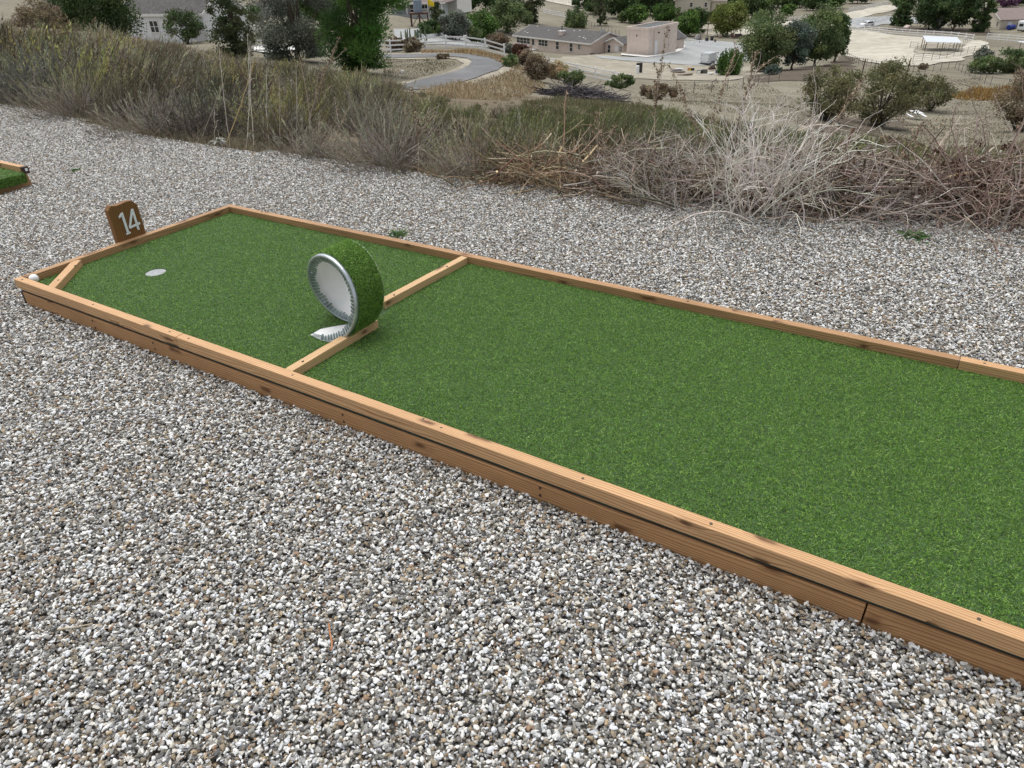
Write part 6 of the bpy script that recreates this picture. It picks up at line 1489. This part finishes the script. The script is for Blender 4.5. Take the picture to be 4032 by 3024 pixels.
# steps rail zigzag beside the tower
# bins, barrels, junk
def barrel(px, py, z, r_, h_, mat, lab, name='barrel', cat='barrel', group=None):
    c = base(px, py, z); e = empty(name, c, lab, cat, group); MB().cyl(c, c+np.array([0, 0, h_]), r_, r_*.96, 16).build('drum', M[mat], e, .015); MB().cyl(c+np.array([0, 0, h_]), c+np.array([0, 0, h_+.05]), r_*1.04, r_*.9, 16).build('lid', M[mat], e)
barrel(2511, 284, 114, .30, 1.35, 'black', 'dark upright drum behind the white cylinder in the dirt yard'); barrel(2522, 288, 113, .26, 1.5, 'black', 'dark upright drum right of the white cylinder'); barrel(2509, 292, 112, .27, 1.15, 'vinyl', 'white upright cylinder standing in the dirt yard')
barrel(2815, 168, 168, .3, .8, 'log', 'plant pot at the foot of the airy yellow-green tree', 'plant_pot', 'pot')
for px, py, lab in ((2782, 166, 'black wheeled bin by the white edging, left one'), (2802, 161, 'black wheeled bin by the white edging, right one')):
    c = base(px, py, 170); e = empty('wheelie_bin', c, lab, 'bin', 'black bins'); F_ = frame(c, vyaw(1, .1)); MB().box(-.35, .35, -.35, .35, .05, 1.0, F_).build('bin_body', M['black'], e, .04); MB().box(-.38, .38, -.40, .38, 1.01, 1.08, F_).build('lid', M['black'], e, .02)
def rock(px, py, z, s, lab, mat='rock', sx=1.0, name='rock', cat='rock'):
    rg = np.random.default_rng(int(px)); c = base(px, py, z); bm = bmesh.new(); bmesh.ops.create_icosphere(bm, subdivisions=3, radius=1)
    for v in bm.verts:
        k = 1+.22*math.sin(v.co.x*3+px)+.18*math.sin(v.co.y*4+1)+rg.normal(0, .035); v.co = Vector((v.co.x*k*s*sx, v.co.y*k*s, v.co.z*k*s*.75))
    me = bpy.data.meshes.new(name); bm.to_mesh(me); bm.free(); me.materials.append(M[mat]); o = link(bpy.data.objects.new(name, me)); o.location = c+np.array([0, 0, s*.3]); props(o, lab, cat)
rock(2748, 158, 172, 1.15, 'large grey rounded boulder in the rock garden'); rock(2662, 140, 182, .7, 'pale boulder left of the rock garden', 'sand'); rock(2836, 150, 176, .6, 'reddish boulder by the airy tree', 'log'); rock(1484+100, 288, 60, .22, 'small pale stone in the dirt inside the driveway bend', 'concrete'); rock(3570, 112, 205, .75, 'pinkish boulder under the dark pines', 'stucco', 1.6); rock(2660, 186, 158, .55, 'brown boulder by the end of the garage', 'log')
rock(2606, 205, 150, .45, 'flat stone seat on the garage side', 'dirt', 1.8)
def junk():
    rg = np.random.default_rng(91)
    def boxes(name, lab, cat, items, px, py, z):
        c = base(px, py, z); e = empty(name, c, lab, cat)
        for nm, mt, x0, x1, y0, y1, z0, z1 in items: MB().box(x0, x1, y0, y1, z0, z1, frame(c, vyaw(1, .12))).build(nm, M[mt], e, .01)
    for k, (px, py, L, lab) in enumerate([(2696, 300, 2.6, 'front log of the two old beams lying in the dirt'), (2672, 290, 2.2, 'back beam of the two, leaning on the metal sheets')]):
        c = base(px, py, 116); d = unit(VX*1+VY*(.25)); o = MB().cyl(c-d*L/2+np.array([0, 0, .17]), c+d*L/2+np.array([0, 0, .22]), .16, .15, 10).build('log', M['log']); props(o, lab, 'log', 'old beams')
    boxes('metal_sheet_stack', 'stack of grey metal sheets and boards left of the yellow crate', 'stack', [('sheet', 'greymetal', -1.1, .9, 0, .9, .05, .22), ('sheet', 'steelroof', -.8, 1.0, .1, 1.0, .23, .36), ('sheet', 'log', -.9, .7, 0, .8, .37, .48), ('sheet', 'steelroof', -.2, 1.1, .2, .9, .49, .58)], 2668, 286, 119)
    boxes('crate', 'yellow-brown crate between the beams and the trailer', 'crate', [('crate_side', 'tile', -.55, -.02, 0, .5, 0, .5), ('panel', 'yellow', -.5, -.1, -.02, -.003, .08, .42), ('box', 'black', .02, .55, 0, .5, 0, .46)], 2722, 280, 121)
    boxes('scrap_machine', 'dark scrap machine with white parts below the trailer', 'scrap', [('engine', 'black', -.9, -.1, 0, .6, .08, .62), ('cover', 'vinyl', -1.05, -.55, -.25, -.02, .05, .55), ('engine', 'pipe', .0, .8, .1, .7, .06, .7), ('tray', 'greymetal', -1.2, 1.0, -.3, .9, 0, .05)], 2768, 292, 117)
    boxes('white_tub', 'white tub lying in front of the scrap machine', 'tub', [('tub_body', 'vinyl', -.4, .4, -.25, .25, 0, .30), ('rim', 'trim', -.45, .45, -.3, .3, .301, .35)], 2798, 296, 115)
    boxes('blue_tub', 'blue tub at the foot of the willow-like shrub', 'tub', [('tub_body', 'bluep', -.35, .35, -.25, .25, 0, .42), ('rim', 'bluep', -.4, .4, -.3, .3, .421, .47)], 2826, 289, 117)
    boxes('rubble_cart', 'dark cart heaped with scrap right of the trailer rear', 'cart', [('cart_bed', 'rust', -.6, .6, 0, .8, .25, .55), ('load', 'pipe', -.4, .4, .1, .7, .56, .95), ('cover', 'sand', -.2, .25, .2, .6, .96, 1.15)], 2806, 280, 122)
    boxes('dark_trailer_frame', 'rusty low trailer frame parked beyond the airy yellow-green tree', 'trailer', [('bed', 'rust', -1.5, 1.5, 0, 1.6, .5, .68), ('rack', 'rust', -1.5, -1.35, 0, 1.6, .69, 1.35), ('load', 'black', -.4, 1.2, .2, 1.4, .69, 1.1)], 2905, 152, 178)
    # blue tank and white camper at the right
    c = base(3978, 118, 206); e = empty('blue_tank', c, 'blue horizontal tank beside the cream house at the right', 'tank'); d = unit(VX+VY*.5); MB().cyl(c-d*1.3+np.array([0, 0, .75]), c+d*1.3+np.array([0, 0, .75]), .62, n=20).build('tank_shell', M['bluep'], e, .03); MB().box(-.9, .9, -.4, .4, 0, .3, frame(c, vyaw(1, .5))).build('cradle', M['black'], e)
    c = base(4035, 124, 198); F_ = frame(c, vyaw(.9, .45)); e = empty('camper', c, 'white camper cut by the right edge of the photo', 'camper'); MB().box(-2.6, 3, -1.1, 1.1, .55, 2.9, F_).build('body', M['carw'], e, .25, True); MB().box(-2.64, -2.6, -.6, .6, 1.5, 2.2, F_).build('window', M['glass'], e); MB().box(-2.3, 2.6, -.9, .9, .3, .6, F_).build('chassis', M['black'], e)
    c = base(4025, 206, 150); o = MB().box(-1.2, 1.6, -1, 1, 1.9, 1.98, frame(c, vyaw(1, .2))).build('roof_sheet', M['steelroof'], (e := empty('small_shelter', c, 'pale roof sheet on posts at the right edge above the green bushes', 'shelter')))
    for x_ in (-1, 1.4): MB().cyl(frame(c, vyaw(1, .2))@Vector((x_, 0, -.2)), frame(c, vyaw(1, .2))@Vector((x_, 0, 1.9)), .06, n=6).build('post', M['log'], e)
    c = base(2803, 60, 236); o = MB().box(-2.6, 2.6, -.7, .7, -.2, 1.3, frame(c, vyaw(1, .1))).build('hedge_core', None); bpy.data.objects.remove(o)
    n = 3000; Q = np.stack([rg.uniform(-2.7, 2.7, n), rg.uniform(-.8, .8, n), rg.uniform(0, 1.45, n)], -1); A_ = np.array(frame(c, vyaw(1, .1))); Q = Q@A_[:3, :3].T+A_[:3, 3]
    V, F, C = leaves(rg, Q, rg.uniform(.2, .4, n), cvar(rg, n, PALT['dense'], .2)); o = np_mesh('hedge', V, F, M['leaf'], None, C); props(o, 'clipped dark hedge below the red-roofed cream house', 'hedge')
    # utility poles
    for px, py, z, h_, lab in ((2783, 150, 195, 9, 'tall dark utility pole left of the airy yellow-green tree'), (2912, 150, 180, 3.2, 'short dark pole right of the airy yellow-green tree'), (2754, 172, 164, 4.0, 'thin pole standing in the grey gravel yard'), (3383, 330, 100, 3.0, 'leaning rusty post among the thorn trees'), (3564, 308, 108, 2.6, 'dark post at the bend of the dry field fence')):
        c = base(px, py, z); o = MB().cyl(c-np.array([0, 0, .3]), c+np.array([.15, 0, h_]), .10, .07, 8).build('pole', M['rust']); props(o, lab, 'pole')
junk()
